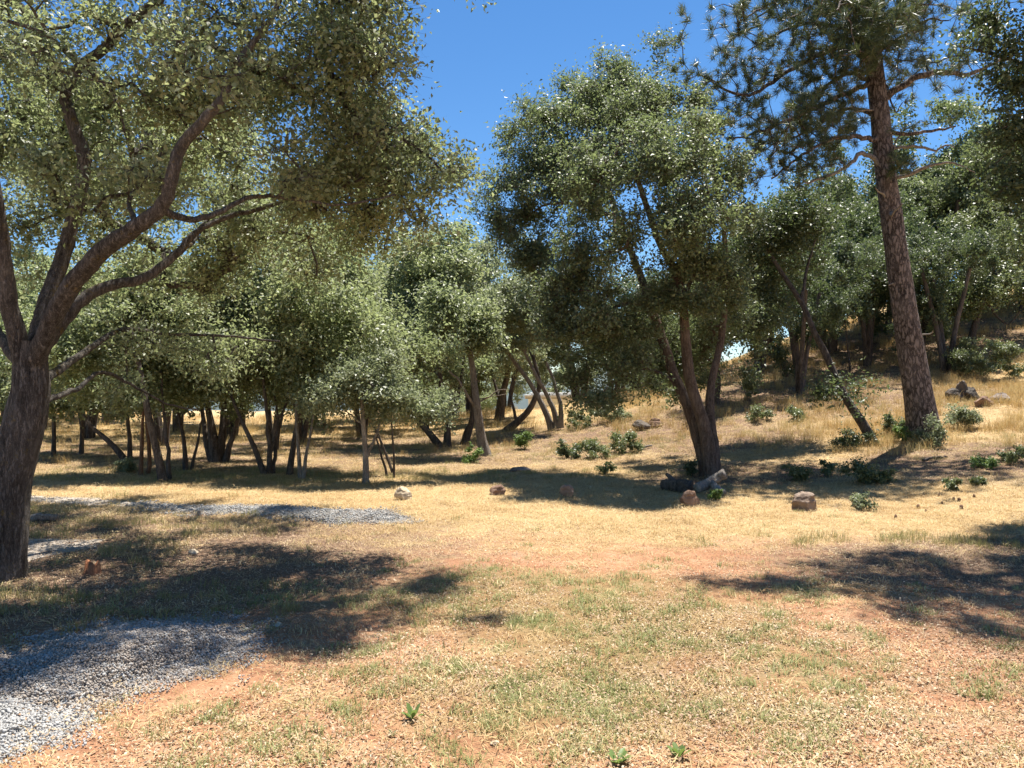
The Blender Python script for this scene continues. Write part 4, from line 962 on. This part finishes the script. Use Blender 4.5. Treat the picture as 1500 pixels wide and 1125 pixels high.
weed('small dark green seedling left of the broad leaved weed', 575, 1082, 12, 6, False)
weed('low lime green rosette weed near two others at the leaf litter', 905, 1120, 28, 9)
weed('flat green rosette weed among leaf litter beside the lime one', 995, 1112, 26, 9)

# ------------------------------------------------------------------ rocks, logs
def rock(name, label, px, py, wpx, hpx, m, seed, depth=.8, cat='rock', lift=0, rot=None, cuts=9):
    p = G(px, py); W, H = M(wpx, p[1]), M(hpx, p[1]); r = np.random.default_rng(seed)
    bm = bmesh.new(); bmesh.ops.create_icosphere(bm, subdivisions=4, radius=1.0)
    V = np.array([v.co[:] for v in bm.verts])
    for _ in range(cuts):
        n = r.normal(0, 1, 3); n /= np.linalg.norm(n); c = r.uniform(.5, .85); s = V @ n - c
        V = V - np.maximum(s, 0)[:, None] * n * .93
    V *= 1 + .03 * (np.sin(V[:, :1] * 7 + seed) + np.sin(V[:, 1:2] * 9) + np.cos(V[:, 2:] * 8)) + r.normal(0, .008, (len(V), 1))
    V -= (V.max(0) + V.min(0)) / 2; V /= (V.max(0) - V.min(0)) / 2
    V[:, :2] *= (1.0 - .22 * V[:, 2:])
    V += .02 * np.sin(V[:, [1, 2, 0]] * 13 + seed) + r.normal(0, .012, V.shape)
    V = V * np.array([W / 2, W / 2 * depth, H * .56]); V[:, 2] += H * .44 + lift
    for v, c in zip(bm.verts, V): v.co = c
    me = bpy.data.meshes.new(name); bm.to_mesh(me); bm.free()
    o = obj(name, me, m, None, tuple(p)); o.rotation_euler = (0, rot or 0, 0)
    return tag(o, label, cat)
rock('boulder', 'pale cream rock alone at the end of the gravel track', 590, 732, 26, 19, ROCK_PALE, 3)
rock('boulder', 'rounded brown rock in sun at the tip of the oak shade', 729, 725, 24, 15, ROCK_BROWN, 4)
rock('boulder', 'dark reddish rock lying inside the tall live oak shade', 830, 728, 22, 18, ROCK_BROWN, 5)
rock('boulder', 'large blocky brown rock alone on the straw below the tallest shrub', 1178, 748, 38, 27, ROCK_SPLIT, 41, cuts=8)
rock('boulder', 'brown block against the forked grey log', 1010, 741, 30, 23, ROCK_BROWN, 47, cuts=8)
rock('boulder', 'dark boulder on the left of the stacked heap above the pine', 1398, 588, 26, 20, ROCK_DARK, 8)
rock('boulder', 'dark boulder at the right of the stacked heap above the pine', 1422, 588, 24, 21, ROCK_DARK, 9)
rock('boulder', 'mossy brown boulder on top of the stacked heap', 1408, 588, 18, 30, ROCK_DARK, 10)
rock('boulder', 'flat grey slab rock in tall grass beside the dark boulders', 1463, 590, 30, 15, ROCK_GREY, 11)
rock('boulder', 'reddish earthy rock between the dark boulders and grey slab', 1442, 596, 26, 16, ROCK_BROWN, 13)
rock('boulder', 'dark rock on the bank behind the shrub row', 939, 630, 26, 15, ROCK_DARK, 14)
rock('boulder', 'reddish brown rock touching the dark rock on the bank', 960, 626, 22, 13, ROCK_BROWN, 15)
rock('rock', 'flat pale stone slab set in the straw below the bright bush', 762, 690, 30, 6, ROCK_GREY, 16)
rock('rock', 'small pale stone in the dappled shade of the big oak', 283, 812, 14, 7, ROCK_PALE, 17)
rock('rock', 'small whitish stone in the dark grass right of the gravel mound', 408, 920, 10, 7, ROCK_PALE, 18)
rock('rock', 'small grey stone beside the lime green weed', 845, 1030, 12, 6, ROCK_GREY, 19)
rock('rock', 'flat whitish stone on red soil near the leaf litter', 725, 1093, 14, 7, ROCK_PALE, 20)
for k, (px, py) in enumerate([(1375,727),(1397,733),(1405,735),(1380,738),(1427,729),(1408,746),(1356,750),(1312,760),(1345,745)]):
    p = G(px, py); r_ = .011 + .004 * (k % 3); acc = Acc()
    bmx = bmesh.new(); bmesh.ops.create_icosphere(bmx, subdivisions=2, radius=1); V = np.array([v.co[:] for v in bmx.verts]); Fi = np.array([[v.index for v in f.verts] for f in bmx.faces]); bmx.free()
    a = np.arctan2(V[:, 1], V[:, 0]); V = V * (1 + .16 * np.sin(a * 8 + V[:, 2] * 9))[:, None] * np.array([1, 1, 1.3]) * r_ * 1.5
    V[:, 2] += r_ * 1.1
    me = mesh_np('pine_cone', V, Fi); o = obj('pine_cone', me, BARK_RED, None, tuple(p))
    tag(o, 'small dark fallen pine cone lying on the dry ground', 'pine cone', 'fallen pine cones on the dry ground')
def log(name, label, paths, m, cat='log'):
    b = np.array(G(*paths[0][0][0][:2])); root = thing(name, label, cat, b)
    for k, (pts, r0, r1) in enumerate(paths):
        q = []
        for i, (px, py, hgt, dd) in enumerate(pts):
            w_ = b + np.array([M(px - paths[0][0][0][0], b[1]), dd, 0]); w_[2] = gz(w_[0], w_[1]) + hgt
            q.append(tuple(w_) + (r0 + (r1 - r0) * i / (len(pts) - 1),))
        rs = resample(q, .05, .006); 
        rs = np.vstack([rs[:1], rs, rs[-1:]]); rs[0, 3] = .004; rs[-1, 3] = .004; rs[0, :3] += (rs[0, :3] - rs[2, :3]) * .05; rs[-1, :3] += (rs[-1, :3] - rs[-3, :3]) * .05
        V, f = tube(rs[:, :3], rs[:, 3], 16, .12, k * 2.0); me = mesh_np('stem', V - b, f); smooth(me)
        obj('log_body' if k == 0 else 'side_branch', me, m, root)
log('fallen_log', 'forked grey dead log lying at the foot of the tall live oak',
    [([(1018,724,.10,-.1),(1030,716,.14,0),(1045,710,.2,.1),(1058,702,.26,.15)], .08, .07), ([(1042,710,.18,.1),(1046,720,.10,-.2),(1048,730,.05,-.5)], .06, .045), ([(1056,704,.25,.15),(1064,700,.30,.1)], .07, .09)], DEADWOOD)
log('fallen_log', 'dark rotten log in shade behind the brown block', [([(980,722,.07,.5),(995,722,.1,.25),(1012,722,.08,0)], .09, .12), ([(992,722,.12,.3),(988,716,.24,.35),(983,712,.28,.4)], .05, .025)], BARK_LIVE)
log('dead_branch', 'short grey dead branch on the grass at the shrub row end', [([(938,660,.03,0),(947,656,.06,.1),(957,653,.05,.2)], .03, .02)], DEADWOOD, 'branch')
log('fallen_log', 'pale fallen log in the oak shade next to the track', [([(40,765,.04,0),(60,763,.05,.05),(78,762,.05,.1)], .05, .04)], DEADWOOD)
log('dead_branch', 'dark fallen branch on the bare ground below the pine', [([(1352,676,.02,0),(1372,676,.03,.1),(1394,675,.02,.15)], .03, .02)], BARK_LIVE, 'branch')
# splintered stump
p = G(135, 842); root = thing('tree_stump', 'splintered reddish stump in the dappled shade of the big oak', 'stump', p)
th = np.arange(16) / 16 * 2 * np.pi; hs_ = .03 + .08 * np.abs(np.sin(th * 1.5 + .6)) + rng.uniform(0, .03, 16)
V = np.vstack([np.stack([.085 * np.cos(th), .07 * np.sin(th), np.full(16, -.03)], 1), np.stack([.06 * np.cos(th), .05 * np.sin(th), hs_], 1), [[0, 0, .05]]])
i = np.arange(16); j = (i + 1) % 16
obj('stump_body', mesh_np('stump_body', V, [np.stack([i, j, j + 16, i + 16], 1), np.stack([i + 16, j + 16, np.full(16, 32)], 1)]), bark_mat('red_wood', (.09,.03,.015), (.28,.11,.05), (.42,.2,.1), 12, .3, None, .01), root)

# ------------------------------------------------------------------ white mobile home beyond the crest
def box(name, lo, hi, m, parent, bev=.0):
    bm = bmesh.new(); bmesh.ops.create_cube(bm, size=1.0)
    for v in bm.verts: v.co = [lo[k] + (v.co[k] + .5) * (hi[k] - lo[k]) for k in range(3)]
    if bev: bmesh.ops.bevel(bm, geom=bm.edges[:], offset=bev, segments=2, affect='EDGES')
    me = bpy.data.meshes.new(name); bm.to_mesh(me); bm.free(); return obj(name, me, m, parent)
WHITE = plain('white_siding', (.78,.77,.74), .5); ROOF = plain('roof_metal', (.62,.60,.57), .5); GLASS = plain('window_glass', (.05,.06,.07), .1); SHADE = plain('eave_shade', (.45,.4,.34), .7)
hx, hy = 1.2, 54.0; hz0 = gz(hx + 3, hy) - .1
home = thing('mobile_home', 'low white mobile home half hidden behind the crest', 'mobile home', (hx, hy, hz0))
top = P(795, 575, hy)[2] - hz0
for k in range(8): box('siding_panel', (k * 1.0 + .004, 0, 0), (k * 1.0 + .99, .08, top - .45), WHITE, home, .01)
box('wall', (.0, .081, 0), (8.0, 3.4, top - .45), WHITE, home)
box('eave', (-.25, -.3, top - .449), (8.25, 3.7, top - .33), SHADE, home)  # eave coloured darker to stand for the shade under the roof
rf = box('roof', (-.3, -.35, top - .329), (8.3, 3.75, top - .17), ROOF, home, .03)
box('roof_cap', (.1, .1, top - .168), (7.9, 3.3, top), WHITE, home, .04)
for a in (1.2, 4.6):
    wn = box('window', (a, -.03, .9), (a + 1.1, -.002, 1.75), ROOF, home); box('pane', (a + .07, -.04, .97), (a + 1.03, -.031, 1.68), GLASS, wn)
